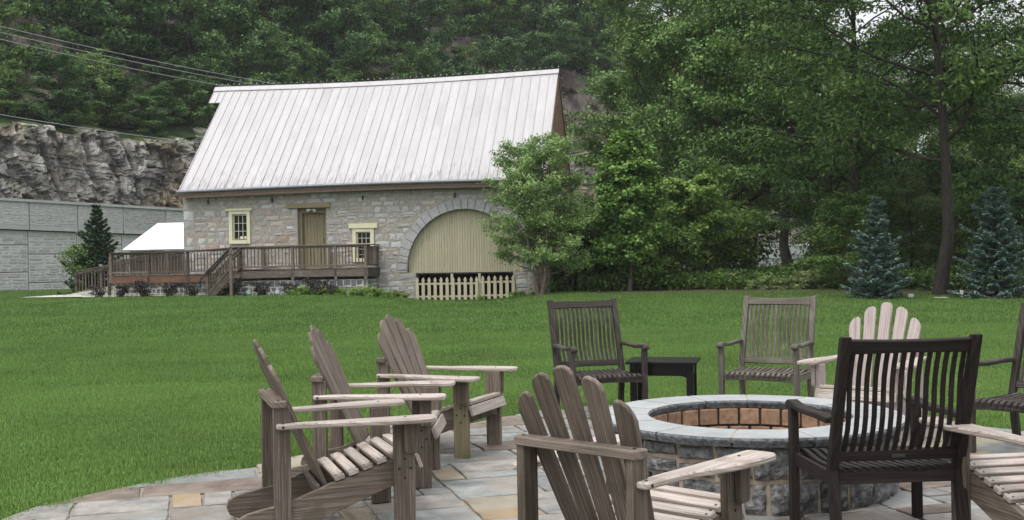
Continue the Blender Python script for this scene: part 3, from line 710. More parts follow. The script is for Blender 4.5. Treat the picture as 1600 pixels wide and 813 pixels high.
# arch voussoirs
a = 0
while a < 180:
    da = min(rs.uniform(5.2, 9.5), 180 - a)
    if 180 - a - da < 3: da = 180 - a
    r0, r1 = AR - .004, AR + .34 + rs.uniform(-.03, .03)
    A0, A1 = R(a + .25), R(a + da - .25); P = []
    for rr, s_ in ((r0, (A0, (A0 + A1) / 2, A1)), (r1, (A1, (A0 + A1) / 2, A0))):
        for t in s_: P.append((ACX - rr * math.cos(t), ACZ + rr * math.sin(t)))
    bm = slab(P[::-1], .16, Matrix(((1, 0, 0, 0), (0, 0, -1, .045 + rs.uniform(-.012, .012)), (0, 1, 0, 0), (0, 0, 0, 1))), .012)
    link('arch_stone', from_bm(bm), CUTST, front_wall); a += da
for (x0, z0, z1) in ((8.08, .96, 1.03), (12.60, .96, 1.03)): link('arch_stone', from_bm(slab([(x0, z0), (x0 + .32, z0), (x0 + .32, z1), (x0, z1)], .1, Matrix(((1, 0, 0, 0), (0, 0, -1, .03), (0, 1, 0, 0), (0, 0, 0, 1))), .008)), CUTST, front_wall)
# board filling of the arch: vertical boards, each cut to the curve
def fp(poly, th, y, bev=.003): return slab(poly, th, Matrix(((1, 0, 0, 0), (0, 0, -1, y), (0, 1, 0, 0), (0, 0, 0, 1))), bev)
def uvswap(bm):
    uv = bm.loops.layers.uv.verify()
    for f in bm.faces:
        for l in f.loops: c = l.vert.co; l[uv].uv = (c.z, c.x + c.y)
    return bm
panel = link('arch_panel', from_bm(fp([(8.36, .99), (12.64, .99), (12.64, 1.1)] + [(ACX + (AR + .05) * math.cos(R(t)), ACZ + (AR + .05) * math.sin(R(t))) for t in range(6, 180, 6)] + [(8.36, 1.1)], .03, .20, 0)), DARKIN, barn)
x = 8.44; i = 0
while x < 12.56:
    wd = rs.choice((.085, .095, .105)); x1 = min(x + wd, 12.56)
    hz_ = lambda xx: ACZ + math.sqrt(max(.02, AR ** 2 - (xx - ACX) ** 2)) - .006
    zb = .93 + rs.uniform(-.01, .01)
    link('board', from_bm(uvswap(fp([(x + .003, zb), (x1 - .003, zb), (x1 - .003, hz_(x1 - .003)), ((x + x1) / 2, hz_((x + x1) / 2)), (x + .003, hz_(x + .003))], .022, .165 + rs.uniform(-.003, .003), .002))), BOARDP, panel)
    x = x1
link('sill_beam', from_bm(beam((8.42, .17, .915), (12.58, .17, .915), .10, .05)), BARKD, panel)
link('opening_back', from_bm(beam((8.6, 1.6, .45), (12.4, 1.6, .45), .1, 1.3, bev=0)), DARKIN, barn)
link('opening_floor', from_bm(beam((8.6, .9, -.04), (12.4, .9, -.04), 1.4, .05, bev=0)), DARKIN, barn)
link('opening_ceiling', from_bm(beam((8.6, .95, .98), (12.4, .95, .98), 1.3, .04, bev=0)), DARKIN, barn)
for x in (8.6, 12.36): link('opening_side', from_bm(beam((x, .45, .45), (x, 1.6, .45), .05, 1.2, bev=0)), DARKIN, barn)
# windows
def window(r, lintel, rows_, cols, glass, fw_=.115):
    x0, z0, x1, z1 = r; wn = link('window', from_bm(fp([(x0 + .02, z0 + .02), (x1 - .02, z0 + .02), (x1 - .02, z1 - .02), (x0 + .02, z1 - .02)], .02, .28, 0)), DARKIN, barn)
    link('frame', from_bm(fp([(x0 - .01, z0), (x0 + fw_, z0), (x0 + fw_, z1), (x0 - .01, z1)], .14, .02)), CREAM, wn)
    link('frame', from_bm(fp([(x1 - fw_, z0), (x1 + .01, z0), (x1 + .01, z1), (x1 - fw_, z1)], .14, .02)), CREAM, wn)
    link('frame', from_bm(fp([(x0 + fw_, z1 - .12), (x1 - fw_, z1 - .12), (x1 - fw_, z1), (x0 + fw_, z1)], .136, .02)), CREAM, wn)
    link('sill', from_bm(fp([(x0 + fw_, z0), (x1 - fw_, z0), (x1 - fw_, z0 + .13), (x0 + fw_, z0 + .13)], .16, .01)), CREAM, wn)
    gx0, gz0, gx1, gz1 = glass
    bm = bmesh.new()
    for i in range(cols + 1):
        x = gx0 + (gx1 - gx0) * i / cols; slab([(x - .008, gz0), (x + .008, gz0), (x + .008, gz1), (x - .008, gz1)], .035, Matrix(((1, 0, 0, 0), (0, 0, -1, .06), (0, 1, 0, 0), (0, 0, 0, 1))), 0, bm)
    for j in range(rows_ + 1):
        z = gz0 + (gz1 - gz0) * j / rows_; slab([(gx0 - .01, z - .008), (gx1 + .01, z - .008), (gx1 + .01, z + .008), (gx0 - .01, z + .008)], .03, Matrix(((1, 0, 0, 0), (0, 0, -1, .06), (0, 1, 0, 0), (0, 0, 0, 1))), 0, bm)
    # sash around the glass
    for P in ([(x0 + fw_, z0 + .13), (gx0 + .002, z0 + .13), (gx0 + .002, z1 - .12), (x0 + fw_, z1 - .12)], [(gx1 - .002, z0 + .13), (x1 - fw_, z0 + .13), (x1 - fw_, z1 - .12), (gx1 - .002, z1 - .12)], [(gx0 + .002, gz1 - .002), (gx1 - .002, gz1 - .002), (gx1 - .002, z1 - .12), (gx0 + .002, z1 - .12)]):
        slab(P, .05, Matrix(((1, 0, 0, 0), (0, 0, -1, .08), (0, 1, 0, 0), (0, 0, 0, 1))), 0, bm)
    link('muntins', from_bm(bm), CREAM, wn)
    GL = M('window_glass', (.004, .004, .005), (.006, .006, .007), scale=2, rough=.12, bump=0, rnd=.2, spec=.25)
    for i in range(cols):
        for j in range(rows_):
            xa = gx0 + (gx1 - gx0) * (i + .5) / cols; za = gz0 + (gz1 - gz0) * (j + .5) / rows_; hw = (gx1 - gx0) / cols / 2 - .009; hh = (gz1 - gz0) / rows_ / 2 - .009
            o = link('pane', from_bm(fp([(-hw, -hh), (hw, -hh), (hw, hh), (-hw, hh)], .004, 0, 0)), GL, wn); o.location = (xa, .065, za); o.rotation_euler = (rs.uniform(-.01, .01), 0, rs.uniform(-.015, .015))
    lx0, lz0, lx1, lz1 = lintel
    link('lintel', from_bm(fp([(lx0, lz0), (lx1, lz0), (lx1, lz1), (lx0, lz1)], .16, .0)), CREAM, wn)
    return wn
wn = window(WIN1, (1.66, 3.255, 2.68, 3.33), 3, 3, (1.95, 2.25, 2.44, 3.09))
paper = M('paper_notice', (.7, .7, .68), (.8, .8, .78), rough=.8, rnd=.02)
for px_, w_, h_ in ((2.17, .09, .075), (2.33, .07, .08)): link('paper', from_bm(fp([(px_, 2.27), (px_ + w_, 2.27), (px_ + w_, 2.27 + h_), (px_, 2.27 + h_)], .002, .055, 0)), paper, wn)
window(WIN2, (6.31, 2.535, 7.37, 2.70), 4, 3, (6.61, 1.62, 7.07, 2.38))
# door
door = link('door', from_bm(fp([(4.42, 1.13), (5.44, 1.13), (5.44, 3.27), (4.42, 3.27)], .03, .30, 0)), DOORP, barn)
x = 4.55; 
while x < 5.36:
    x1 = min(x + .118, 5.37); link('board', from_bm(uvswap(fp([(x + .003, 1.14), (x1 - .003, 1.14), (x1 - .003, 3.10), (x + .003, 3.10)], .03, .262 + rs.uniform(-.002, .002), .004))), DOORP, door); x = x1
for P in ([(4.385, 1.13), (4.50, 1.13), (4.50, 3.29), (4.385, 3.29)], [(5.375, 1.13), (5.455, 1.13), (5.455, 3.29), (5.375, 3.29)]): link('frame', from_bm(uvswap(fp(P, .12, .2))), DOORP, door)
link('frame', from_bm(fp([(4.50, 3.11), (5.375, 3.11), (5.375, 3.29), (4.50, 3.29)], .12, .2)), DOORP, door)
link('lintel', from_bm(fp([(4.02, 3.295), (5.62, 3.295), (5.62, 3.465), (4.02, 3.465)], .18, .0)), DOORP, door)
link('handle', from_bm(tube([(5.28, .235, 2.08), (5.28, .20, 2.1), (5.28, .20, 2.22), (5.28, .235, 2.24)], .01)), IRON, door)
bm = tube([(4.93, .12, 3.24), (4.93, .03, 3.22)], .035, 10)
for s in (-1, 1): tube([(4.93 + s * .02, .03, 3.23), (4.93 + s * .10, -.06, 3.21), (4.93 + s * .13, -.10, 3.19)], [.02, .045, .06], 10, bm)
lamp = link('door_lamp', from_bm(bm), M('lamp_casing', (.45, .46, .47), (.6, .6, .6), rough=.4, rnd=.02), loc=None, label='small twin-headed flood lamp over the khaki barn door', cat='lamp')
lamp.matrix_world = Matrix.Translation(BARN_O) @ Matrix.Rotation(BARN_A, 4, 'Z') @ Matrix.Diagonal((BSX, 1, 1, 1))
# iron wall anchors under the eave
for x in (1.0, 3.45, 6.85, 10.2): link('wall_anchor', from_bm(beam((x, -.05, 3.52), (x, -.05, 3.68), .05, .05, (0, 1, 0))), IRON, barn)
# roof
EZ, RZ, RY, EY = 4.06, 8.30, 3.90, -.36
slope = math.atan2(RZ - EZ, RY - EY)
def ridge_sag(x): return -.10 * math.sin(math.pi * min(1, max(0, x / BL))) + .10 * x / BL
def eave_z(x): return EZ - .05 + .10 * math.sin(math.pi * min(1, max(0, x / BL)) * .75)
def roof_panel(x0, x1, y0, side=1):
    bm = bmesh.new(); n = 6; th = .03
    def pt(x, t, h):
        ye = EY + (RY - EY) * t; z = eave_z(x) + (RZ + ridge_sag(x) - eave_z(x)) * t
        if side < 0: ye = 2 * RY - ye
        nz_ = Vector((0, -math.sin(slope) * side, math.cos(slope))) * h
        return Vector((x, ye, z)) + nz_
    prof = [(x0, 0), (x0 + .004, .026), (x0 + .020, .026), (x0 + .024, .0), ((x0 + x1) / 2, .004), (x1, 0)]
    t0 = (y0 - EY) / (RY - EY)
    R0 = []
    for k in range(n + 1):
        t = t0 + (1 - t0) * k / n; R0.append([bm.verts.new(pt(x, t, h + .03 * 0 + (0 if hh == 0 else 0))) for hh, (x, h) in enumerate(prof)] + [bm.verts.new(pt(x1, t, -th)), bm.verts.new(pt(x0, t, -th))])
    m_ = len(R0[0])
    for k in range(n):
        for q_ in range(m_): bm.faces.new((R0[k][q_], R0[k][(q_ + 1) % m_], R0[k + 1][(q_ + 1) % m_], R0[k + 1][q_]))
    bm.faces.new(R0[0]); bm.faces.new(R0[-1][::-1]); bmesh.ops.recalc_face_normals(bm, faces=bm.faces); return from_bm(bm)
NP = 39; pw = (13.47 - .03) / NP
for i in range(NP): link('roof_panel', roof_panel(.03 + i * pw, .03 + (i + 1) * pw, EY), ROOFM, barn)
HY = 3.25                                                                          # little hoist hood at the left end of the ridge
for i in range(2): link('roof_panel', roof_panel(-.47 + i * .25, -.47 + (i + 1) * .25, HY), ROOFM, barn)
for i in range(8): link('roof_panel', roof_panel(.03 + i * 1.68, .03 + (i + 1) * 1.68, EY, -1), ROOFM, barn)
link('roof_panel', roof_panel(-.47, .03, HY, -1), ROOFM, barn)
bm = bmesh.new(); pts = [(x, ridge_sag(x)) for x in np.linspace(-.48, 13.5, 24)]
V = []
for x, dz in pts: V.append([bm.verts.new((x, RY + dy, RZ + dz + h)) for dy, h in ((-.17, -.12), (-.15, -.075), (0, .075), (.15, -.075), (.17, -.12), (0, .02))])
for a, b in zip(V, V[1:]):
    for q_ in range(6): bm.faces.new((a[q_], a[(q_ + 1) % 6], b[(q_ + 1) % 6], b[q_]))
bm.faces.new(V[0]); bm.faces.new(V[-1][::-1]); bmesh.ops.recalc_face_normals(bm, faces=bm.faces); link('ridge_cap', from_bm(bm), ROOFM, barn)
# gutter, fascia boards, soffit
bm = bmesh.new(); V = []
for x in np.linspace(-.02, 13.52, 24):
    z = eave_z(x); V.append([bm.verts.new((x, EY + dy, z + dz)) for dy, dz in ((-.10, .0), (-.105, -.05), (-.07, -.095), (-.0, -.095), (.0, -.02), (-.03, -.06), (-.08, -.05))])
for a, b in zip(V, V[1:]):
    for q_ in range(7): bm.faces.new((a[q_], a[(q_ + 1) % 7], b[(q_ + 1) % 7], b[q_]))
bm.faces.new(V[0]); bm.faces.new(V[-1][::-1]); bmesh.ops.recalc_face_normals(bm, faces=bm.faces); link('gutter', from_bm(bm), GALV, barn)
def fasc(xa, xb, zo, h, y):
    n = 8; top = [(xa + (xb - xa) * i / n, eave_z(xa + (xb - xa) * i / n) + zo) for i in range(n + 1)]
    return from_bm(fp([(x, z - h) for x, z in top] + top[::-1], .03, y, .002))
for xa, xb in ((.02, 5.9), (5.91, 13.48)):
    link('fascia_board', fasc(xa, xb, -.105, .075, EY + .03), FASCIA, barn); link('fascia_board', fasc(xa, xb, -.185, .095, EY + .045), FASCIA, barn)
link('soffit', fasc(.05, 13.45, -.20, .03, -.17).copy(), BARKD, barn)
bm = beam((.05, -.155, 3.84), (13.45, -.155, 3.84), .28, .03, bev=0); barn.children[-1].data = from_bm(bm); barn.children[-1].data.materials.append(BARKD)
link('wall_plate', from_bm(beam((.01, .1, 3.90), (13.49, .1, 3.90), .3, .10, bev=0)), BARKD, barn)
# clapboard gable at the right end, rafters edge boards
for ge, X in ((0, 13.44), (1, .06)):
    z = 3.86; k = 0
    while z < 8.1:
        h = .175
        f0 = (z - EZ) / (RZ - EZ); f1 = (z + h - EZ) / (RZ - EZ); ya = max(.05, EY + (RY - EY) * f0 + .10); yb = 2 * RY - ya; ya1 = max(.05, EY + (RY - EY) * f1 + .10); yb1 = 2 * RY - ya1
        if yb1 - ya1 > .06: link('clapboard', from_bm(slab([(ya, z), (yb, z), (yb1, z + h), (ya1, z + h)], .02, Matrix(((0, 0, 1, X), (1, 0, 0, 0), (0, 1, 0, 0), (0, 0, 0, 1))) @ Matrix.Translation((0, 0, (.012 if ge == 0 else -.012))) , .003)), CLAP, barn)
        z += h - .012; k += 1
        # overlap: each board's lower edge stands proud
        o = barn.children[-1]; o.rotation_euler = (0, 0, 0)
    link('gable_backing', from_bm(slab([(.05, 3.86), (2 * RY - .05, 3.86), (RY, 8.15)], .02, Matrix(((0, 0, 1, X - (.03 if ge == 0 else -.03)), (1, 0, 0, 0), (0, 1, 0, 0), (0, 0, 0, 1))), 0)), BARKD, barn)
for s in (1, -1):
    for X in (13.485, .045):
        y0, y1 = (EY, RY) if s > 0 else (2 * RY - EY, RY)
        link('rake_board', from_bm(beam((X, y0, EZ - .08), (X, y1, RZ - .10), .03, .13, (0, 0, 1))), FASCIA if X > 5 else ROOFM, barn)
# gable window shutters (two brown louvred hatches)
for y in (2.2, 3.3): link('gable_shutter', from_bm(beam((13.48, y, 4.6), (13.48, y, 5.3), .5, .03, (1, 0, 0))), FASCIA, barn)
# string of little bulbs along ridge and right rake
sl = thing('string_lights', 'string of small clear bulbs running along the barn ridge and right gable edge', 'string lights', BARN_O, BARN_A); sl.scale = (BSX, 1, 1)
BULB = M('clear_bulb', (.65, .66, .66), (.8, .8, .8), rough=.2, rnd=.02, bump=0)
link('cable', from_bm(tube([(x, RY, RZ + ridge_sag(x) + .085) for x in np.linspace(-.45, 13.5, 20)] + [(13.56, RY + 4 * t, RZ - 4 * t) for t in (.05, .5, 1)], .008, 4)), IRON, sl)
bmb = bmesh.new(); bmesh.ops.create_icosphere(bmb, subdivisions=1, radius=.020); bmb.transform(Matrix.Translation((0, 0, .05))); mb = from_bm(bmb)
bmb = tube([(0, 0, -.02), (0, 0, .035)], .013, 5); mc = from_bm(bmb)
for i in range(58):
    x = -.42 + i * (13.9 / 57); o = link('bulb', mb, BULB, sl); o.location = (x, RY, RZ + ridge_sag(x) + .10); k = link('socket', mc, IRON, o)
for i in range(16):
    t = (i + 1) / 17; o = link('bulb', mb, BULB, sl); o.location = (13.57, RY + 4.0 * t, RZ - 4.0 * t + .03); k = link('socket', mc, IRON, o)

# ------------------------------------------------------------------ picket fence in front of the opening
pf = thing('picket_fence', 'cream picket fence closing the dark opening under the arch', 'fence', bl(8.73, -.02), BARN_A); pf.scale = (BSX, 1, 1)
def picket(w_, h_):
    c = w_ / 2; return [(-c, 0), (c, 0), (c, h_ - .19), (c * .62, h_ - .175), (c * .62, h_ - .155), (c, h_ - .13), (c * .95, h_ - .09), (c * .55, h_ - .04), (0, h_), (-c * .55, h_ - .04), (-c * .95, h_ - .09), (-c, h_ - .13), (-c * .62, h_ - .155), (-c * .62, h_ - .175), (-c, h_ - .19)]
mp_ = from_bm(uvswap(fp(picket(.115, .80), .02, 0, .002)))
xs = [.06 + i * .2165 for i in range(11)] + [2.42 + i * .215 for i in range(6)]
for i, x in enumerate(xs):
    if i == 10: x = 2.20
    o = link('picket', mp_, PICKET, pf); o.location = (x, -.04, -.01 + (.03 if i > 10 else 0))
for x0, x1, z in ((0.02, 2.26, .56), (0.02, 2.26, .12), (2.30, 3.46, .60), (2.30, 3.46, .14)): link('rail', from_bm(beam((x0, 0, z), (x1, 0, z), .03, .07)), PICKET, pf)
for x in (1.30, 2.29): link('post', from_bm(beam((x, .06, -.1), (x, .06, .90), .085, .07, (0, 1, 0))), PICKET, pf)

# ------------------------------------------------------------------ deck with stairs and ramp
dk = thing('wooden_deck', 'weathered timber deck with balustrade along the barn front on a low stone base', 'deck', BARN_O, BARN_A); dk.scale = (BSX, 1, 1)
DZ0, DZ1, DY = 1.03, 1.16, -1.5
def dz(x): return DZ0 + (DZ1 - DZ0) * smooth(1.2, 3.2, x)
GX0, GX1 = -2.0, 7.42
def dp(x, y, z): return (x, y, z)
# floor boards seen edge on, running front to back
nb = 0; x = GX0
floor = link('deck_floor', from_bm(beam((GX0, -.74, .94), (GX1, -.74, .94), 1.44, .03, bev=0)), DECKW, dk)
me = from_bm(beam((0, -1.56, 0), (0, -.02, 0), .132, .03))
while x < GX1:
    o = link('deck_board', me, DECKW, floor); o.location = (x + .07, 0, dz(x) + .0); x += .139; nb += 1
# edge beams
for xa, xb, m_ in ((GX0, .9, BEAMW), (.905, 2.08, BEAMW), (2.09, 4.75, DECKW), (4.755, GX1 + .03, DECKW)):
    link('edge_beam', from_bm(beam((xa, -1.52, dz(xa + .4) - .15), (xb, -1.52, dz(xb - .4) - .15), .05, .25)), m_, dk)
link('edge_beam', from_bm(beam((GX0 + .02, -1.49, .9), (GX0 + .02, -.02, .9), .05, .25)), BEAMW, dk)
link('edge_beam', from_bm(beam((GX1 - .02, -1.49, 1.0), (GX1 - .02, -.02, 1.0), .05, .25)), DECKW, dk)
posts = [-2.03, -.58, .89, 2.86, 4.76, 6.30, 7.37]; RH = .77
def post(x, y, z0, z1, m_=DECKW, s=.09): return link('post', from_bm(beam((x, y, z0), (x, y, z1), s, s, (0, 1, 0))), m_, dk)
for x in posts: post(x, -1.50, .78, dz(x) + RH)
for x in (.0, 2.2, 3.1, 5.6, 7.36): post(x, -.1, 1.0, dz(x) + RH - .04)
def rail(p0, p1, w_, t_, m_=DECKW): return link('rail', from_bm(beam(p0, p1, w_, t_)), m_, dk)
def run(x0, x1, y, skip=None, zf=dz, dens=.125):
    n = max(1, round((x1 - x0) / dens))
    for i in range(1, n):
        x = x0 + (x1 - x0) * i / n
        o = link('baluster', BAL, DECKW, dk); o.location = (x + rs.uniform(-.006, .006), y, zf(x) + .08)
BAL = from_bm(beam((0, 0, 0), (0, 0, .66), .032, .032, (0, 1, 0)))
BAL.name = 'baluster'
for a, b in zip(posts[:-1], posts[1:]):
    if b == 7.80: pass
    run(a, b, -1.50)
    rail((a, -1.50, dz(a) + .10), (b, -1.50, dz(b) + .10), .04, .06)
for a, b in ((GX0 - .08, .89), (.89, 2.86), (2.86, 4.76), (4.76, 7.43)): rail((a, -1.5, dz(a) + RH + .02), (b, -1.5, dz(b) + RH + .02), .14, .035)
for a, b in ((GX0, 2.86), (2.86, 7.37)): rail((a, -1.5, dz(a) + RH - .035), (b, -1.5, dz(b) + RH - .035), .04, .07)
# back rail from the corner to the door, right end rail
for i in range(1, 12): o = link('baluster', BAL, DECKW, dk); o.location = (7.37, -1.5 + i * .12, 1.24)
rail((7.37, -1.44, dz(7) + RH + .02), (7.37, -.02, dz(7) + RH + .02), .12, .035); rail((7.37, -1.5, 1.26), (7.37, -.02, 1.26), .04, .06)
# ramp behind the left part of the deck, dropping to the left
RX0, RX1 = -4.75, -.35
def rz(x): return .30 + (.98 - .30) * (x - RX0) / (RX1 - RX0)
bm = slab([(RX0 - .15, .22), (RX1, .22), (RX1, rz(RX1)), (RX0 - .15, rz(RX0) - .02)], 1.1, Matrix(((1, 0, 0, 0), (0, 0, -1, -.60 + .55), (0, 1, 0, 0), (0, 0, 0, 1))), 0)
link('ramp_slope', from_bm(bm), CONC, dk)
for y in (-.60, .52):
    xs_ = [-4.62, -3.6, -2.55, -1.4, -.35] if y > 0 else [-2.62, -1.4, -.35]
    for x in xs_: post(x, y, .15, rz(x) + .86)
    for a, b in zip(xs_[:-1], xs_[1:]):
        rail((a, y, rz(a) + .87), (b, y, rz(b) + .87), .13, .035); rail((a, y, rz(a) + .10), (b, y, rz(b) + .10), .04, .05); rail((a, y, rz(a) + .80), (b, y, rz(b) + .80), .04, .07)
        n = round((b - a) / .125)
        for i in range(1, n):
            x = a + (b - a) * i / n; o = link('baluster', BAL, DECKW, dk); o.location = (x, y, rz(x) + .12)
    x0_ = xs_[0]
    link('handrail', from_bm(tube([(x0_ + .1, y - .08, rz(x0_) + .42), (x0_ - .12, y - .08, rz(x0_) + .42), (x0_ - .18, y - .08, rz(x0_) + .5), (x0_ - .16, y - .08, rz(x0_) + .66), (x0_ - .02, y - .08, rz(x0_) + .70), (-.4, y - .08, rz(-.4) + .70)], .02, 6)), IRON, dk)
# stairs: coming down to the left from the front rail at the middle of the deck
SX1, SX0 = 2.84, 2.26; ns = 4
for s_ in (-1.62, -2.38):
    pl = [(SX1 + .06, 1.02), (SX1 + .06, .90), (SX0 - .08, .18), (SX0 - .22, .18), (SX0 - .22, .34), (SX1 - .10, 1.04)]
    link('stringer', from_bm(slab(pl, .045, Matrix(((1, 0, 0, 0), (0, 0, -1, s_), (0, 1, 0, 0), (0, 0, 0, 1))), .003)), DECKW, dk)
for i in range(ns):
    x = SX0 - .08 + i * .20; z = .36 + i * .18
    link('stair_tread', from_bm(beam((x - .02, -2.40, z), (x - .02, -1.60, z), .27, .035)), DECKW, dk)
for s_ in (-1.60, -2.40):
    post(SX0 - .22, s_, .15, 1.10); post(SX1 + .06, s_ + .0, .18, 1.90) if s_ < -2 else None
    rail((SX0 - .30, s_, 1.06), (SX1 + .06, s_, 1.93), .12, .035); rail((SX0 - .22, s_, .98), (SX1 + .06, s_, 1.86), .04, .07); rail((SX0 - .2, s_, .40), (SX1 + .06, s_, 1.26), .04, .06)
    for i in range(1, 8):
        x = SX0 - .22 + (SX1 + .28 - SX0) * i / 8; z = .42 + (1.28 - .42) * i / 8; o = link('baluster', BAL, DECKW, dk); o.location = (x, s_, z - .02)
    link('handrail', from_bm(tube([(SX0 - .2, s_ - .07, .55), (SX0 - .42, s_ - .07, .55), (SX0 - .45, s_ - .07, .62), (SX0 - .45, s_ - .07, .84), (SX0 - .40, s_ - .07, .90), (SX1, s_ - .07, 1.68), (SX1 + .1, s_ - .07, 1.70)], .018, 6)), IRON, dk)

# stone base
base = link('stone_base', from_bm(beam((GX0 + .1, -1.32, .42), (GX1 - .05, -1.32, .42), .20, .72, bev=0)), MORTAR_W, dk)
cells = rows(GX0 + .1, GX1 - .05, .08, .78, [], (.12, .2), (.14, .30), gap=.014, seed=5)
add_stones(cells, base, SP, lambda x, z, a: rs.choices(BASEST, (5, 2))[0], Matrix.Translation((0, -1.43, 0)), limit=300, depth=.04)
link('side_stone_base', from_bm(beam((GX0 + .2, -1.2, .42), (GX0 + .2, -.1, .42), .2, .7, bev=0)), MORTAR_W, dk)
sb = link('side_stone_base', from_bm(beam((GX1 - .16, -1.2, .42), (GX1 - .16, -.02, .42), .2, .7, bev=0)), MORTAR_W, dk)
add_stones(rows(.02, 1.3, .08, .78, [], (.12, .2), (.14, .30), gap=.014, seed=6), sb, SP, lambda x, z, a: rs.choices(BASEST, (5, 2))[0], Matrix.Translation((GX1 - .05, -1.35, 0)) @ Matrix.Rotation(R(90), 4, 'Z'), depth=.04)
# concrete path strip before the deck and ramp
link('footpath', grid_mesh(np.linspace(-16.6, -9.6, 24), np.linspace(0, 1, 3), lambda x, y: 0), CONC, kind='structure')
fpth = bpy.data.objects['footpath']
for v in fpth.data.vertices:
    t = (v.co.x + 16.6) / 7.0; X = -5.3 + t * 7.0; Y = -2.0 + v.co.y * (.55 + 1.6 * smooth(.35, .1, t)) ; p = bl(X, Y); v.co = Vector((p.x, p.y, gz(p.x, p.y) + .035))
# little ground lights and shrubs by the deck are placed further down

# ------------------------------------------------------------------ white-roofed shed behind the deck
sh = thing('shed', 'low shed with a plain bright white sloping roof, left of and behind the barn', 'shed', (-14.9, 46.0, 0), R(-6))
link('roof', from_bm(slab([(-1.55, 0), (3.4, 0), (3.4, 1.75), (-.55, 1.75)], .06, MX((0, -.6, 2.02), (1, 0, 0), (0, .75, .66)), .005)), WHITE, sh)
link('wall', from_bm(slab([(-1.3, 0), (3.2, 0), (3.2, 1.98), (-1.3, 1.98)], .08, MX((0, -.35, 0), (1, 0, 0), (0, 0, 1)), 0)), DECKW, sh)
link('wall', from_bm(beam((-.4, -.3, 1.0), (-.4, 1.2, 1.0), .08, 2.0, bev=0)), DECKW, sh)

# ------------------------------------------------------------------ precast retaining wall with a parapet band
rw = thing('retaining_wall', 'long grey precast panel wall with stone-pattern blocks holding up the road behind the barn', 'wall')
def wtop(s): return 4.62 - .030 * s
def wband(s): return 3.18 - .030 * s
RWM = Matrix.Translation(WALL_O) @ Matrix(((WA.x, -WN.x, 0, 0), (WA.y, -WN.y, 0, 0), (0, 0, 1, 0), (0, 0, 0, 1)))
# local frame of the wall: X along, Y towards the lawn, Z up
def wslab(P, th, y): return slab([(p[0], p[1]) for p in P], th, RWM @ Matrix(((1, 0, 0, 0), (0, 0, 1, y), (0, 1, 0, 0), (0, 0, 0, 1))), 0)
PL = 2.37; s0 = 1.27
joints = [s0 + PL * i for i in range(-6, 40)]
blk_ind, blk_rest, rest_m = [], [], bmesh.new()
proto_b = []
for k in range(4):
    bm = rock_proto(70 + k); bm.transform(Matrix.Diagonal((1, 1, 1, 1)) @ Matrix(((1, 0, 0, 0), (0, -1, 0, 0), (0, 0, 1, 0), (0, 0, 0, 1)))); bmesh.ops.recalc_face_normals(bm, faces=bm.faces)
    me = from_bm(bm); me.materials.append(PANELB); proto_b.append(me)
cnt = 0; stuffbm = bmesh.new()
for k, (a, b) in enumerate(zip(joints[:-1], joints[1:])):
    pn = link('parapet_panel', from_bm(wslab([(a + .02, wband(a)), (b - .02, wband(b)), (b - .02, wtop(b) - .12), (a + .02, wtop(a) - .12)], .22, .16)), PANELM, rw)
    near = -6 < k - 6 < 6
    if near or k < 12:
        # fine courses on the parapet: joined relief of thin blocks
        bm = bmesh.new(); r_ = random.Random(k)
        z = .22
        while z < 1.22:
            h = r_.uniform(.06, .11); x = a + .05
            while x < b - .08:
                wd = min(r_.uniform(.18, .5), b - .05 - x); zz = wband(x + wd / 2) + z; zt = min(zz + h - .012, wtop(x) - .16)
                if zt > zz + .02:
                    me = proto_b[r_.randrange(4)]; n0 = len(bm.verts); bm.from_mesh(me); bm.verts.ensure_lookup_table()
                    S = RWM @ Matrix.Translation((x + wd / 2, .275 + r_.uniform(-.008, .008), (zz + zt) / 2)) @ Matrix.Diagonal((wd - .014, .03, zt - zz, 1))
                    for v in bm.verts[n0:]: v.co = S @ v.co
                x += wd
            z += h
        link('block_courses', from_bm(bm), PANELB, pn, kind='stuff')
    # lower panels, alternately offset
    off = .62 if k % 2 else -.0
    zcuts = [.0 if k % 2 else .0] ; zt = 2.55 if k % 2 == 0 else 1.72
    levels = [(-.2, .62), (.66, 1.98), (2.02, None)] if k % 2 == 0 else [(-.2, 1.14), (1.18, 2.42), (2.46, None)]
    for z0, z1 in levels:
        za, zb = (z1, z1) if z1 else (wband(a) - .05, wband(b) - .05)
        if min(za, zb) - z0 < .15: continue
        pn = link('wall_panel', from_bm(wslab([(a + .022, z0), (b - .022, z0), (b - .022, zb), (a + .022, za)], .16, .0)), PANELJ, rw)
        if k < 13 and z1 is not False:
            r_ = random.Random(k * 7 + int(z0 * 10)); zz = z0 + .03
            while zz < min(za, zb) - .05:
                h = min(r_.uniform(.11, .19), min(za, zb) - .03 - zz)
                if min(za, zb) - .03 - zz - h < .06: h = min(za, zb) - .03 - zz
                x = a + .05
                while x < b - .08:
                    wd = min(r_.uniform(.28, .75), b - .045 - x)
                    if b - .045 - x - wd < .12: wd = b - .045 - x
                    S = RWM @ Matrix.Translation((x + wd / 2, .085 + r_.uniform(-.008, .008), zz + h / 2)) @ Matrix.Diagonal((wd - .028, .035, h - .024, 1))
                    me = proto_b[r_.randrange(4)]
                    vis = 5 <= k <= 9 and cnt < 296
                    if vis: o = link('block', me, None, pn); o.matrix_local = S; cnt += 1
                    else:
                        n0 = len(stuffbm.verts); stuffbm.from_mesh(me); stuffbm.verts.ensure_lookup_table()
                        for v in stuffbm.verts[n0:]: v.co = S @ v.co
                    x += wd
                zz += h
    if k < 13: link('coping', from_bm(wslab([(a + .006, wtop(a) - .125), (b - .006, wtop(b) - .125), (b - .006, wtop(b)), (a + .006, wtop(a))], .40, .16)), PANELM, rw)
link('distant_blocks', from_bm(stuffbm), PANELB, rw, kind='stuff')
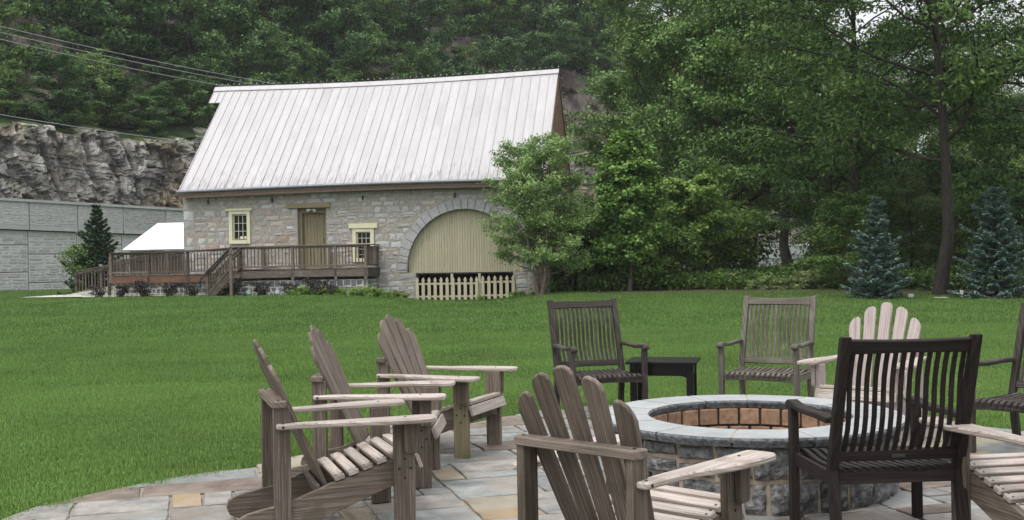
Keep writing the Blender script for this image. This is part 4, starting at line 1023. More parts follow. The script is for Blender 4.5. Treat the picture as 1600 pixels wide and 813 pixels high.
link('coping', from_bm(wslab([(joints[13], wtop(joints[13]) - .12), (joints[-1], wtop(joints[-1]) - .12), (joints[-1], wtop(joints[-1])), (joints[13], wtop(joints[13]))], .40, .16)), PANELM, rw)
bm = wslab([(joints[0], -.3), (joints[-1], -.3), (joints[-1], wtop(joints[-1]) - .2), (joints[0], wtop(joints[0]) - .2)], .1, -.16); link('wall_backing', from_bm(bm), DARKIN, rw)

# ------------------------------------------------------------------ road, rock face and wooded hill
me = bpy.data.meshes.new('road'); ss = np.linspace(-20, 130, 30); V = []; Fc = []
for s in ss:
    for q in (.3, 6.2): p = wp(s, q, road_z(s)); V.append(p)
for i in range(len(ss) - 1): Fc.append((2 * i, 2 * i + 2, 2 * i + 3, 2 * i + 1))
me.from_pydata(V, [], Fc); link('road', me, M('asphalt', (.045, .045, .047), (.07, .07, .07), scale=8, coord='World', rnd=0), kind='structure')
ROCK = bpy.data.materials.new('limestone_rock'); ROCK.use_nodes = True
def rockmat(mt, A, B, C, rust, plant):
    t = mt.node_tree; N = t.nodes; L = t.links; b = N['Principled BSDF']; b.inputs['Roughness'].default_value = .9; b.inputs['Specular IOR Level'].default_value = .15
    g = N.new('ShaderNodeNewGeometry'); mp = N.new('ShaderNodeMapping'); mp.inputs['Scale'].default_value = (1, 1, .55); L.new(g.outputs['Position'], mp.inputs[0])
    n1 = N.new('ShaderNodeTexNoise'); n1.inputs['Scale'].default_value = 1.1; n1.inputs['Detail'].default_value = 9; n1.inputs['Roughness'].default_value = .68; L.new(mp.outputs[0], n1.inputs[0])
    rp = N.new('ShaderNodeValToRGB'); L.new(n1.outputs[0], rp.inputs[0]); e = rp.color_ramp.elements; e[0].position = .33; e[0].color = (*A, 1); e[1].position = .66; e[1].color = (*C, 1); k = e.new(.5); k.color = (*B, 1)
    n2 = N.new('ShaderNodeTexNoise'); n2.inputs['Scale'].default_value = .28; n2.inputs['Detail'].default_value = 6; L.new(g.outputs['Position'], n2.inputs[0])
    mr = N.new('ShaderNodeMapRange'); mr.inputs[1].default_value = .5; mr.inputs[2].default_value = .68; L.new(n2.outputs[0], mr.inputs[0])
    x = N.new('ShaderNodeMix'); x.data_type = 'RGBA'; L.new(mr.outputs[0], x.inputs[0]); L.new(rp.outputs[0], x.inputs[6]); x.inputs[7].default_value = (*rust, 1)
    # earth and greenery on the flats
    sx = N.new('ShaderNodeSeparateXYZ'); L.new(g.outputs['Normal'], sx.inputs[0])
    m3 = N.new('ShaderNodeMapRange'); m3.inputs[1].default_value = .62; m3.inputs[2].default_value = .85; L.new(sx.outputs[2], m3.inputs[0])
    x2 = N.new('ShaderNodeMix'); x2.data_type = 'RGBA'; L.new(m3.outputs[0], x2.inputs[0]); L.new(x.outputs[2], x2.inputs[6]); x2.inputs[7].default_value = (*plant, 1)
    L.new(x2.outputs[2], b.inputs['Base Color'])
    v = N.new('ShaderNodeTexVoronoi'); v.feature = 'DISTANCE_TO_EDGE'; v.inputs['Scale'].default_value = .9; L.new(mp.outputs[0], v.inputs[0])
    mm_ = N.new('ShaderNodeMath'); mm_.operation = 'MULTIPLY_ADD'; L.new(n1.outputs[0], mm_.inputs[0]); mm_.inputs[1].default_value = 1.2; L.new(v.outputs[0], mm_.inputs[2])
    bp = N.new('ShaderNodeBump'); bp.inputs['Strength'].default_value = 1; bp.inputs['Distance'].default_value = .25; L.new(mm_.outputs[0], bp.inputs['Height']); L.new(bp.outputs[0], b.inputs['Normal'])
rockmat(ROCK, (.11, .10, .09), (.31, .295, .27), (.52, .50, .465), (.30, .24, .165), (.05, .07, .025))
ROCK2 = bpy.data.materials.new('dark_bluff_rock'); ROCK2.use_nodes = True
rockmat(ROCK2, (.05, .042, .037), (.14, .118, .104), (.28, .25, .225), (.09, .065, .05), (.025, .045, .014))
# rock face with blocky vertical joints and slanting beds
def face_pt(s, v):
    """v runs 0..1 up the face, 1..1.5 back over the ledge"""
    top = 8.7 + .035 * max(0, s) + .9 * noise.noise(Vector((s * .13, 3, 0))) + .5 * noise.noise(Vector((s * .5, 8, 0)))
    rz_ = road_z(s) - .2
    if v <= 1:
        z = rz_ + (top - rz_) * v; q = 6.2 + 1.7 * v
    else: z = top + (v - 1) * 2.6; q = 7.9 + (v - 1) * 11
    f = 1 if v < 1 else max(0, 1 - (v - 1) * 4)
    jx = s * .9 + .25 * z
    cell = noise.cell(Vector((math.floor(jx * .55 + .6 * noise.noise(Vector((z * .3, s * .1, 0)))), math.floor((z + s * .22) * .45), 3)))
    cell2 = noise.cell(Vector((math.floor(jx * 1.7), math.floor((z + s * .22) * 1.3), 9)))
    big = noise.noise(Vector((s * .16, z * .12, 2)))
    fr = noise.fractal(Vector((s * .9, z * .9, 4)), 1, 2.1, 5)
    rid = abs(noise.noise(Vector((jx * .45, z * .08, 11))))
    ver = abs(noise.noise(Vector((s * 1.5, z * .22, 21))))
    cell3 = noise.cell(Vector((math.floor(jx * 3.3 + .5 * fr), math.floor((z + s * .22) * 2.9 + .4 * fr), 5)))
    q += f * (.8 * big + .60 * (cell - .5) + .26 * (cell2 - .5) + .16 * (cell3 - .5) + .22 * fr - .9 * (1 - smooth(0, .10, rid)) * -1 + .35 * (1 - smooth(0, .08, ver)))
    z += .25 * fr * (1 if v > .3 else 0)
    return wp(s, q, z)
ss = list(np.arange(-16, 30, .12)) + list(np.arange(30, 150, .6)); vv = list(np.linspace(0, 1, 72)) + [1.04, 1.1, 1.2, 1.35, 1.5]
V = [face_pt(s, v) for s in ss for v in vv]; nv = len(vv)
Fc = [(i * nv + j, (i + 1) * nv + j, (i + 1) * nv + j + 1, i * nv + j + 1) for i in range(len(ss) - 1) for j in range(nv - 1)]
me = bpy.data.meshes.new('rock_face'); me.from_pydata(V, [], Fc); link('rock_face', me, ROCK, kind='structure')
def hp(s, q):
    z = hill(s, q); rough = smooth(10, 12, q)
    st = smooth(12, 14, q) * (1 - smooth(19, 22, q))
    fr = noise.fractal(Vector((s * .5, z * .5, q * .2)), 1, 2.1, 5)
    ver = noise.noise(Vector((s * 1.1, z * .12, 31)))
    return wp(s, q + st * (1.0 * fr + .9 * ver + .7 * (noise.cell(Vector((math.floor(s * .8), math.floor(z * .35), 2))) - .5)), z + .5 * fr * rough)
ss = np.arange(-26, 150, .55); qs = list(np.arange(8.6, 24, .35)) + list(np.arange(24, 90, 2.2))
V = [hp(s, q) for s in ss for q in qs]; nv = len(qs)
Fc = [(i * nv + j, (i + 1) * nv + j, (i + 1) * nv + j + 1, i * nv + j + 1) for i in range(len(ss) - 1) for j in range(nv - 1)]
me = bpy.data.meshes.new('hillside'); me.from_pydata(V, [], Fc); link('hillside', me, ROCK2, kind='structure')

# ------------------------------------------------------------------ foliage
def leaf_mesh(P, Nn, size, aspect=1.7, droop=0.0, tint=None, fold=False):
    """one pointed leaf-shaped face per point; P centres, Nn normals"""
    n = len(P); P = np.asarray(P); Nn = Nn / (np.linalg.norm(Nn, axis=1, keepdims=True) + 1e-9)
    rnd = np.random.normal(size=(n, 3)); rnd[:, 2] -= droop
    T = rnd - (rnd * Nn).sum(1, keepdims=True) * Nn; T /= (np.linalg.norm(T, axis=1, keepdims=True) + 1e-9)
    B = np.cross(Nn, T); s = np.asarray(size).reshape(-1, 1) * np.random.uniform(.7, 1.25, (n, 1))
    a = P - T * s * .5; c = P + T * s * .5; b = P + B * s / aspect * .5 - T * s * .08; d = P - B * s / aspect * .5 - T * s * .08
    V = np.stack([a, b, c, d], 1).reshape(-1, 3).astype(np.float32)
    me = bpy.data.meshes.new('crown'); me.vertices.add(4 * n); me.vertices.foreach_set('co', V.ravel())
    me.loops.add(4 * n); me.loops.foreach_set('vertex_index', np.arange(4 * n, dtype=np.int32))
    me.polygons.add(n); me.polygons.foreach_set('loop_start', np.arange(0, 4 * n, 4, dtype=np.int32)); me.polygons.foreach_set('loop_total', np.full(n, 4, dtype=np.int32))
    at = me.attributes.new('tint', 'FLOAT', 'FACE'); t = np.random.uniform(0, 1, n) if tint is None else np.clip(tint + np.random.normal(0, .22, n), 0, 1)
    at.data.foreach_set('value', t.astype(np.float32)); me.update(calc_edges=True); return me
def rot_about(v, ax, a): return Matrix.Rotation(a, 3, ax) @ v
def grow(seed, H, trunk_r, prof, clear=.2, nb=26, curve=.12, multi=1, leanv=(0, 0), up_=.5, sub=5, rmin=.008, spread=1.0, wig=.25, splay=.14):
    """trunk(s), limbs and twigs. prof(t) gives crown radius at relative height t. Returns tube mesh and twig points"""
    r_ = random.Random(seed); bm = bmesh.new(); tips = []
    for k in range(multi):
        az = 2 * math.pi * k / multi + r_.uniform(0, 1); ln_ = Vector((leanv[0], leanv[1], 0))
        if multi > 1: ln_ += Vector((math.cos(az), math.sin(az), 0)) * splay
        hh = H * (1 if k == 0 else r_.uniform(.82, .97)); p = Vector((math.cos(az), math.sin(az), 0)) * (trunk_r * 1.2 if multi > 1 else 0); T = [p.copy()]; n = 9
        ph = r_.uniform(0, 6)
        for i in range(1, n + 1):
            t = i / n; T.append(p + Vector((ln_.x * hh * t + curve * math.sin(t * 4 + ph), ln_.y * hh * t + curve * math.cos(t * 3.3 + ph), hh * .97 * t)))
        rad = [trunk_r * (1.25 if i == 0 else 1) * (1 - .93 * (i / n) ** .9) + .004 for i in range(n + 1)]
        tube(T, rad, 9, bm, cap=False)
        for b in range(nb // multi):
            t = clear + (1 - clear) * ((b + r_.random()) / (nb // multi)) ** .95
            t = min(t, .985); f = t * n; i = int(f); base = T[i].lerp(T[min(i + 1, n)], f - i)
            az = b * 2.399 + r_.uniform(-.5, .5); L = prof(t) * r_.uniform(.8, 1.12) * spread
            if multi > 1: L *= .85
            e = up_ * (.55 + .9 * t) + r_.uniform(-.12, .12)
            d = Vector((math.cos(az) * math.cos(e), math.sin(az) * math.cos(e), math.sin(e)))
            pts = [base]; m_ = 6; dd = d.copy()
            for q_ in range(m_):
                dd = (dd + Vector((r_.uniform(-wig, wig), r_.uniform(-wig, wig), r_.uniform(-wig, wig) * .7 + (.05 if q_ < 3 else -.07)))).normalized(); pts.append(pts[-1] + dd * L / m_)
            br = max(rmin, rad[min(i, n)] * .45)
            tube(pts, [br * (1 - .85 * q_ / m_) for q_ in range(m_ + 1)], 5, bm, cap=False)
            for s_ in range(sub):
                f2 = r_.uniform(.25, 1) * m_; j = min(int(f2), m_ - 1); b0 = pts[j].lerp(pts[j + 1], f2 - j)
                sd_ = (dd + Vector((r_.uniform(-1, 1), r_.uniform(-1, 1), r_.uniform(-.35, .6)))).normalized(); l2 = L * r_.uniform(.18, .42)
                e2 = b0 + sd_ * l2; tube([b0, b0.lerp(e2, .5) + Vector((0, 0, .04 * l2)), e2], [br * .35, br * .22, rmin * .5], 3, bm, cap=False)
                for q_ in range(3): tips.append(b0.lerp(e2, .35 + .32 * q_))
            tips.append(pts[-1]); tips.append(pts[-2].lerp(pts[-1], .4))
    return bm, np.array([tuple(t) for t in tips])
def leaves(tips, n, rad, size, flat=.45, upw=.9, outw=.5, aspect=1.7, droop=0, center=None, tint_h=True):
    idx = np.random.randint(0, len(tips), n); c = tips[idx]
    off = np.random.normal(size=(n, 3)) * rad * .5; off[:, 2] *= flat
    P = c + off; ctr = tips.mean(0) if center is None else np.array(center)
    o = P - ctr; o /= (np.linalg.norm(o, axis=1, keepdims=True) + 1e-6)
    Nn = np.random.normal(size=(n, 3)) * .55 + o * outw; Nn[:, 2] += upw
    ct = np.random.RandomState(4).uniform(.15, .85, len(tips)); tint = ct[idx]
    return leaf_mesh(P, Nn, size, aspect, droop, tint)
def make_tree(name, label, cat, loc, trunk_bm, crown_me, bark, leafm, group=None, rz=0, sc=1, shared=None):
    t = thing(name, label, cat, loc, rz, group); t.scale = (sc, sc, sc) if not hasattr(sc, '__len__') else sc
    link('trunk', trunk_bm, bark, t); link('crown', crown_me, leafm, t); return t
LF_BIRCH = leafmat('river_birch_leaf', (0.08, 0.16, 0.045), (0.31, 0.47, 0.16), .3)
LF_PLANE = leafmat('plane_leaf', (0.09, 0.18, 0.035), (0.34, 0.5, 0.12), .32)
LF_SYC = leafmat('sycamore_leaf', (0.05, 0.115, 0.026), (0.27, 0.41, 0.11), .15)
LF_DARK = leafmat('walnut_leaf', (0.034, 0.076, 0.02), (0.165, 0.28, 0.068), .15)
LF_HILL = leafmat('hillside_leaf', (0.022, 0.06, 0.02), (0.18, 0.31, 0.09), .15, objr=.3)
LF_HILL2 = leafmat('bright_hillside_leaf', (0.05, 0.11, 0.024), (0.21, 0.33, 0.085), .26, objr=.2)
LF_SHRUB = leafmat('shrub_leaf', (0.035, 0.075, 0.016), (0.16, 0.27, 0.055), .25, objr=.25)
LF_RED = leafmat('purple_shrub_leaf', (.012, .012, .010), (.055, .045, .034), .1)
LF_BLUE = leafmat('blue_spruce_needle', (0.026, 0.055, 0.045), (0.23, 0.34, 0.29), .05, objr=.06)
LF_FIR = leafmat('fir_needle', (.018, .045, .018), (.085, .16, .06), .05)
LF_PALE = leafmat('pale_perennial_leaf', (.12, .20, .06), (.34, .44, .19), .3)
def at(px, d): return ((px - 800) / F_PX * d, d)
def g3(px, d, dz_=0): x, y = at(px, d); return (x, y, gz(x, y) + dz_)
ell = lambda a, b, c: (lambda t: c * math.sqrt(max(.02, 1 - ((t - a) / b) ** 2)))
# river birch before the right end of the barn
bm, tips = grow(23, 5.05, .06, lambda t: 1.72 * math.sqrt(max(.03, 1 - ((t - .42) / .60) ** 2)), clear=.13, nb=112, multi=4, up_=.50, sub=7, splay=.13, curve=.07, wig=.3)
make_tree('river_birch', 'multi-stemmed birch with peeling bark and pale leaves covering the barn corner', 'tree', g3(843, 34.6), from_bm(bm), leaves(tips, 36000, .19, .085, flat=.5, aspect=1.7, upw=.45), BARKB, LF_BIRCH)
# young planes
bm, tips = grow(31, 5.2, .075, lambda t: 1.8 * (1 - t) ** .55 * min(1, (t + .45)), clear=.13, nb=84, up_=.42, sub=6, curve=.06)
make_tree('plane_tree', 'young bright green pointed plane tree at the lawn edge right of the birch', 'tree', g3(983, 35.3), from_bm(bm), leaves(tips, 36000, .26, .135, flat=.55, aspect=1.35), BARK, LF_PLANE)
bm, tips = grow(32, 3.6, .06, ell(.6, .5, 1.5), clear=.25, nb=34, up_=.3, sub=6)
make_tree('plane_tree', 'low spreading light green tree with a thin dark trunk, right of the pointed plane tree', 'tree', g3(1078, 38.5), from_bm(bm), leaves(tips, 22000, .28, .135, flat=.45, aspect=1.35), BARK, LF_PLANE)
# prototypes
def proto(seed, H, tr_, prof, n, rad, size, leafm, bark, **k):
    lk = {q: k.pop(q) for q in ('flat', 'upw', 'outw', 'aspect', 'droop') if q in k}
    bm, tips = grow(seed, H, tr_, prof, **k); a = from_bm(bm, smooth=True); a.materials.append(bark); b = leaves(tips, n, rad, size, **lk); b.materials.append(leafm); return a, b
PSYC = proto(41, 19, .30, ell(.56, .52, 5.6), 95000, .60, .17, LF_SYC, BARK, clear=.12, nb=64, up_=.5, sub=8, curve=.5, aspect=1.5, flat=.5)
PSYC2 = proto(42, 15, .24, ell(.54, .54, 4.6), 64000, .56, .165, LF_SYC, BARK, clear=.24, nb=54, up_=.45, sub=8, curve=.4, aspect=1.2, flat=.5)
PDARK = proto(43, 15.5, .17, ell(.60, .50, 5.4), 46000, .60, .17, LF_DARK, BARKD, clear=.24, nb=44, up_=.35, sub=9, curve=.25, aspect=2.6, droop=.8, flat=.32, wig=.32)
PDARK2 = proto(44, 12, .13, ell(.55, .52, 4.0), 34000, .52, .18, LF_DARK, BARKD, clear=.15, nb=40, up_=.35, sub=8, curve=.4, aspect=2.4, droop=.6, flat=.35)
PH = [proto(50 + i, 8.5 + i * .7, .14, ell(.55, .56, 3.1 + .25 * i), 20000, .55, .225, LF_HILL, BARKD, clear=.08, nb=38, up_=.45, sub=6, curve=.4, aspect=1.5, flat=.42) for i in range(4)]
PHB = proto(57, 6.5, .09, ell(.5, .58, 2.7), 10000, .52, .23, LF_HILL2, BARK, clear=.06, nb=32, up_=.4, sub=6, curve=.3, aspect=1.8, flat=.35)
PBUSH = proto(61, 1.6, .03, ell(.45, .62, 1.0), 3000, .36, .12, LF_SHRUB, BARK, clear=.02, nb=26, up_=.6, sub=4, multi=3, splay=.2, aspect=2)
def near(px):
    for a, b in ((20, 'at the left edge'), (140, 'left of the dark fir'), (330, 'between the fir and the barn'), (600, 'above the left half of the barn roof'), (880, 'above the right half of the barn roof'), (930, 'just right of the barn'), (1020, 'behind the pointed plane tree'), (1130, 'right of the low spreading tree'), (1200, 'above the pale plants'), (1290, 'over the bed right of the pale plants'), (1345, 'left of the left blue spruce'), (1400, 'behind the left blue spruce'), (1450, 'left of the tall dark trunk'), (1510, 'between the tall dark trunk and the right spruce'), (1575, 'behind the right blue spruce')):
        if px < a: return b
    return 'at the right edge'
def put(name, label, P, loc, sc, rz, group=None, cat='tree'):
    t = thing(name, label, cat, loc, rz, group); t.scale = sc if hasattr(sc, '__len__') else (sc, sc, sc)
    link('trunk', P[0], None, t); link('crown', P[1], None, t); return t
gb = 'big trees right of the barn'
put('sycamore', 'tall light green sycamore filling the upper middle, right of the barn roof', PSYC, g3(1120, 52), 1.0, .5, gb)
put('sycamore', 'broad sycamore behind, with dark gaps between its boughs, nearest the dark hillside', PSYC, g3(1040, 63), (1.05, 1.05, 1.08), 2.2, gb)
put('sycamore', 'mid-sized green tree standing left of the tall dark forked tree', PSYC2, g3(1235, 46), .95, 1.1, gb)
put('sycamore', 'green tree whose low boughs hang over the grey wall glimpsed through the wood', PSYC2, g3(1165, 58), (.9, .9, .85), 3.9, gb)
put('walnut_tree', 'tall dark tree with a straight forked trunk between the two blue spruces', PDARK, g3(1467, 29.5), 1.0, R(150), gb)
put('walnut_tree', 'dark spreading tree leaning over the left blue spruce', PDARK, g3(1330, 35), (.95, .95, .92), 4.1, gb)
put('walnut_tree', 'dark tree at the right edge of the picture behind the right blue spruce', PDARK2, g3(1610, 33), 1.0, 2.6, gb)
gw = 'trees in the wood behind the spruces'
rs = random.Random(77)
for i, (px, d, P, s_) in enumerate([(1290, 41, PDARK2, .75), (1400, 44, PDARK2, .85), (1500, 47, PDARK2, .8), (1560, 42, PDARK2, .75), (1430, 56, PDARK, .72), (1330, 60, PDARK, .75), (1540, 62, PDARK2, .85), (1640, 50, PDARK, .8), (1260, 66, PSYC2, .8), (1180, 76, PSYC2, 1.0), (1090, 84, PSYC, .85), (1380, 80, PSYC2, .6), (1480, 84, PSYC2, .55), (1580, 80, PSYC2, .65), (1680, 72, PSYC2, .8), (1015, 72, PSYC2, .95), (1130, 66, PSYC2, .9)]):
    x, y = at(px, d); put('woodland_tree', ('near' if d < 52 else 'mid-distance' if d < 68 else 'far') + ' leafy tree in the shaded wood, ' + near(px), P, (x, y, gz(x, y) - .2), s_ * rs.uniform(.95, 1.05), rs.uniform(0, 6.28), gw)
gu = 'low trees and saplings in front of the wood'
for i, (px, d, s_) in enumerate([(1110, 44, .5), (1320, 33, .42), (1345, 37, .5), (1420, 38, .5), (1505, 38, .48), (1590, 37, .5), (1385, 50, .6), (1450, 47, .55), (1530, 52, .6), (900, 43, .45), (935, 40, .34), (1010, 44, .5), (1040, 50, .6), (1630, 44, .6), (1360, 46, .6)]):
    x, y = at(px, d); put('sapling', ('bright' if i % 3 else 'dark') + ' green sapling at the wood edge, ' + near(px), PHB if i % 3 else PDARK2, (x, y, gz(x, y) - .1), s_ if i % 3 else s_ * .62, rs.uniform(0, 6.28), gu)
# hillside: every tree its own object
gh = 'trees covering the steep hillside'; gl = 'bushes on the rock ledge above the road'
n_h = 0; q = 11.5
while q < 78:
    s = -22 + rs.uniform(0, 3)
    while s < 128:
        ss_, qq_ = s + rs.uniform(-1.2, 1.2), q + rs.uniform(-1.5, 1.5); z = hill(ss_, qq_); p = wp(ss_, qq_, z)
        px = 800 + F_PX * p.x / p.y; top = 404 - F_PX * (z + 9 - CAM_H) / p.y; bot = 404 - F_PX * (z - CAM_H) / p.y
        if (q < 18.5 and ss_ < 19 and rs.random() < .72) or (q < 15 and 52 < ss_ < 68): s += 4; continue
        if -90 < px < 1330 and bot > -60 and p.y < 190:
            P = rs.choice(PH + [PHB] if rs.random() < .8 else [PHB]); f = rs.uniform(.75, 1.15) * (.8 if q < 15 else 1)
            put('hillside_tree', 'dense green tree on the steep hillside ' + near(px), P, (p.x, p.y, z - .6), (f, f, f * rs.uniform(.85, 1.1)), rs.uniform(0, 6.28), gh); n_h += 1
        s += rs.uniform(4.2, 6.0)
    q += 3.6 if q < 20 else 5.0
print('hillside trees', n_h)
n_b = 0
for q0, dens, smin, smax in ((10.3, 2.3, .38, .62), (12.2, 2.6, .32, .55), (15.2, 4.5, .25, .45)):
    s = -14
    while s < 92:
        qq_ = q0 + rs.uniform(-.9, .9); z = hill(s, qq_); p = wp(s, qq_, z); px = 800 + F_PX * p.x / p.y
        hid = 330 < px < 860
        if -60 < px < 1150 and not hid and not (52 < s < 68) and rs.random() < (.88 if q0 < 14 else .6):
            f = rs.uniform(smin, smax); put('ledge_bush', 'green bush on the rock ledge ' + near(px), rs.choice([PHB, PHB, PH[0], PH[1]]), (p.x, p.y, z - .5), (f, f, f * .85), rs.uniform(0, 6), gl, 'bush'); n_b += 1
        s += rs.uniform(.6, 1.2) * dens
print('ledge bushes', n_b)
put('hillside_tree', 'bright yellow-green small tree at the left edge above the rock face', PHB, tuple(wp(-3.2, 9.2, 9.3)), (.5, .5, .72), 1.0, gh)
put('hillside_tree', 'small bright conical tree above the rock face right of the barn gable', PHB, tuple(wp(47, 11.5, hill(47, 11.5) - .3)), (.36, .36, .62), 2.0, gh)
# big rounded tree on the hill above the left of the barn
put('hillside_tree', 'large rounded tree on the hillside above the left end of the barn roof', PH[3], tuple(wp(14, 17.5, hill(14, 17.5) - 1.0)), (1.35, 1.35, 1.15), .7, gh)

# spruces
def conifer(seed, H, Rb, n_whorl, needle, width_pow=.85, droopy=.10, dens=34, gap=.0):
    r_ = random.Random(seed); bm = bmesh.new(); tube([(0, 0, 0), (0, 0, H * .5), (0, 0, H * .97)], [.05 * H / 2.7, .03 * H / 2.7, .006], 7, bm)
    P, Nn, T = [], [], []
    for w_ in range(n_whorl):
        t = .03 + .95 * w_ / n_whorl; z = H * t; L = Rb * (1 - t) ** width_pow * r_.uniform(.8, 1.12) + .04
        nbr = max(4, int(9 - 4 * t))
        for b in range(nbr):
            az = b * 2 * math.pi / nbr + w_ * 1.1 + r_.uniform(-.25, .25); l_ = L * r_.uniform(.62, 1.2); rise = .12 - droopy + .5 * t
            pts = [Vector((math.cos(az) * l_ * f, math.sin(az) * l_ * f, z + l_ * (rise * f - .10 * math.sin(f * 3.1) + .06 * f * f))) for f in (0, .35, .7, 1)]
            tube(pts, [.012, .008, .005, .002], 4, bm, cap=False)
            m_ = int(dens * (l_ / Rb + .25))
            for k in range(m_):
                f = r_.uniform(.15, 1.0) ** .75; j = min(2, int(f * 3)); c = pts[j].lerp(pts[j + 1], f * 3 - j)
                wdt = .16 * l_ * (1.1 - f) + .035; side = r_.uniform(-1, 1) * 1.25
                c = c + Vector((-math.sin(az), math.cos(az), 0)) * side * wdt * 1.5 + Vector((0, 0, r_.uniform(-.045, .02) - abs(side) * .03))
                P.append(tuple(c)); Nn.append((r_.gauss(0, .35), r_.gauss(0, .35), 1)); T.append(.25 + .6 * f * r_.uniform(.6, 1.1))  # needles darken towards the trunk, inner shade put into the tint
    return from_bm(bm), leaf_mesh(np.array(P), np.array(Nn), needle, 2.6, 0, np.array(T))
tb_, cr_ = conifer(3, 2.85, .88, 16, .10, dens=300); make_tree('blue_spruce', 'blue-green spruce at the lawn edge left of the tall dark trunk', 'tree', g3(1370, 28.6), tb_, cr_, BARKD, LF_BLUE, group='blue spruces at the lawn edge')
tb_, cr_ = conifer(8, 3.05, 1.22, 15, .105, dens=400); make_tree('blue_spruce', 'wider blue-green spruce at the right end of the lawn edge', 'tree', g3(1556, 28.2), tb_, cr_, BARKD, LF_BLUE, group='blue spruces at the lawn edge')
tb_, cr_ = conifer(5, 3.95, 1.5, 22, .15, dens=240, droopy=.0, width_pow=1.0); make_tree('fir_tree', 'small dark green fir growing before the grey panel wall on the left', 'tree', g3(152, 42.5, -.3), tb_, cr_, BARKD, LF_FIR)
put('bush', 'pale green leafy bush at the foot of the dark fir', PBUSH, g3(125, 42.2, .2), (.8, .8, .9), 0, None, 'bush')

# shrubs, perennials and ground cover
def small_bush(seed, h, w_, n, size, lm_, bark=BARKD, droop=0, asp=1.7):
    bm, tips = grow(seed, h, .012, ell(.5, .6, w_ / 2), clear=.05, nb=16, multi=4, splay=.25, sub=4, rmin=.004); a = from_bm(bm); a.materials.append(bark); b = leaves(tips, n, w_ * .28, size, aspect=asp, upw=.4); b.materials.append(lm_); return a, b
RB = small_bush(71, .34, .5, 900, .055, LF_RED)
gr = 'small dark purple shrubs along the deck base'
for i, px in enumerate((152, 188, 223, 264, 297, 330, 361, 407, 451, 493, 520)):
    X = -5.0 + i; d = bl(0, -2.1).y
    # walk along the deck front line
    lo, hi = -6, 9
    for _ in range(30):
        mid = (lo + hi) / 2; p = bl(mid, -2.0); lo, hi = (mid, hi) if 800 + F_PX * p.x / p.y < px else (lo, mid)
    p = bl(lo, -1.95 + rs.uniform(-.05, .05)); f = (1, 1.05, 1.25, 1.1, 1.0, .9, .95, 1.15, 1.0, 1.3, .85)[i]
    put('shrub', 'small dark purple-leaved shrub planted along the deck base', RB, (p.x, p.y, gz(p.x, p.y) - .02), f, rs.uniform(0, 6), gr, 'shrub')
LIGHTB = M('pale_blue_lamp', (.45, .58, .62), (.6, .7, .75), rough=.4, rnd=.02)
for px in (388, 433):
    lo, hi = -6, 9
    for _ in range(30):
        mid = (lo + hi) / 2; p = bl(mid, -1.75); lo, hi = (mid, hi) if 800 + F_PX * p.x / p.y < px else (lo, mid)
    p = bl(lo, -1.75); t = thing('ground_light', 'small pale blue ground light at the deck base, ' + ('the one nearer the stairs' if px < 400 else 'the one farther from the stairs'), 'lamp', (p.x, p.y, gz(p.x, p.y)), BARN_A)
    link('housing', from_bm(beam((-.07, 0, .10), (.07, 0, .10), .08, .12)), LIGHTB, t); link('stake', from_bm(beam((0, 0, 0), (0, 0, .05), .02, .02, (0, 1, 0))), IRON, t)
def cover(name, label, boxes, n, h, size, lm_, seed, asp=2.2, kind='stuff', cat='plants'):
    r_ = np.random.RandomState(seed); out = []
    for (x0, y0, x1, y1, hh, share) in boxes:
        m_ = int(n * share); x = r_.uniform(x0, x1, m_); y = r_.uniform(y0, y1, m_)
        hm = np.array([.55 + .45 * noise.noise(Vector((a * .9, b * .9, seed))) for a, b in zip(x, y)]) * hh
        z = np.array([gz(a, b) for a, b in zip(x, y)]) + hm * r_.uniform(0, 1, m_) ** .6
        out.append(np.stack([x, y, z], 1))
    P = np.concatenate(out); Nn = r_.normal(size=P.shape) * .6; Nn[:, 2] += .6
    o = link(name, leaf_mesh(P, Nn, size, asp, -.6), lm_, label=label, cat=cat, kind=kind); return o
cover('ground_cover', 'dense band of green ground cover between the lawn and the wood', [(2.2, 35.2, 6.5, 40, 1.1, .25), (6.5, 34.5, 10.8, 40, .95, .3), (10, 33, 14.5, 40, .8, .25), (3, 40, 24, 52, 1.3, .2)], 46000, .6, .13, LF_SHRUB, 2)
cover('undergrowth', 'dark tangled undergrowth on the floor of the wood', [(12, 31.5, 17, 38, .9, .35), (16, 30, 23, 38, 1.0, .35), (14, 38, 32, 60, 2.2, .3)], 42000, .8, .16, LF_DARK, 3)
cover('low_perennials', 'light green low perennials at the right end of the deck base', [], 1, .3, .07, LF_PALE, 4) if 0 else None
pp = [bl(X, Y) for X in np.arange(5.0, 8.3, .4) for Y in (-2.05, -1.8)]
PL_ = small_bush(81, .26, .42, 620, .075, LF_PLANE, asp=2)
for i, p in enumerate(pp): put('perennial', 'low bright green perennial clump beside the right end of the deck', PL_, (p.x + rs.uniform(-.1, .1), p.y + rs.uniform(-.1, .1), gz(p.x, p.y) - .02), rs.uniform(.55, .95), rs.uniform(0, 6), 'bright perennials at the deck end', 'plant')
for i, (X, Y) in enumerate(((11.1, -.3), (12.3, -.3), (12.55, -.35), (13.1, -.35), (8.4, -.35), (8.1, -.3))):
    p = bl(X, Y); put('perennial', 'tuft of leaves at the foot of the barn wall near the picket fence', PL_, (p.x, p.y, gz(p.x, p.y) - .02), rs.uniform(.5, .8), rs.uniform(0, 6), 'weeds at the foot of the barn wall', 'plant')
PP = small_bush(82, .42, .34, 420, .09, LF_PALE, asp=3)
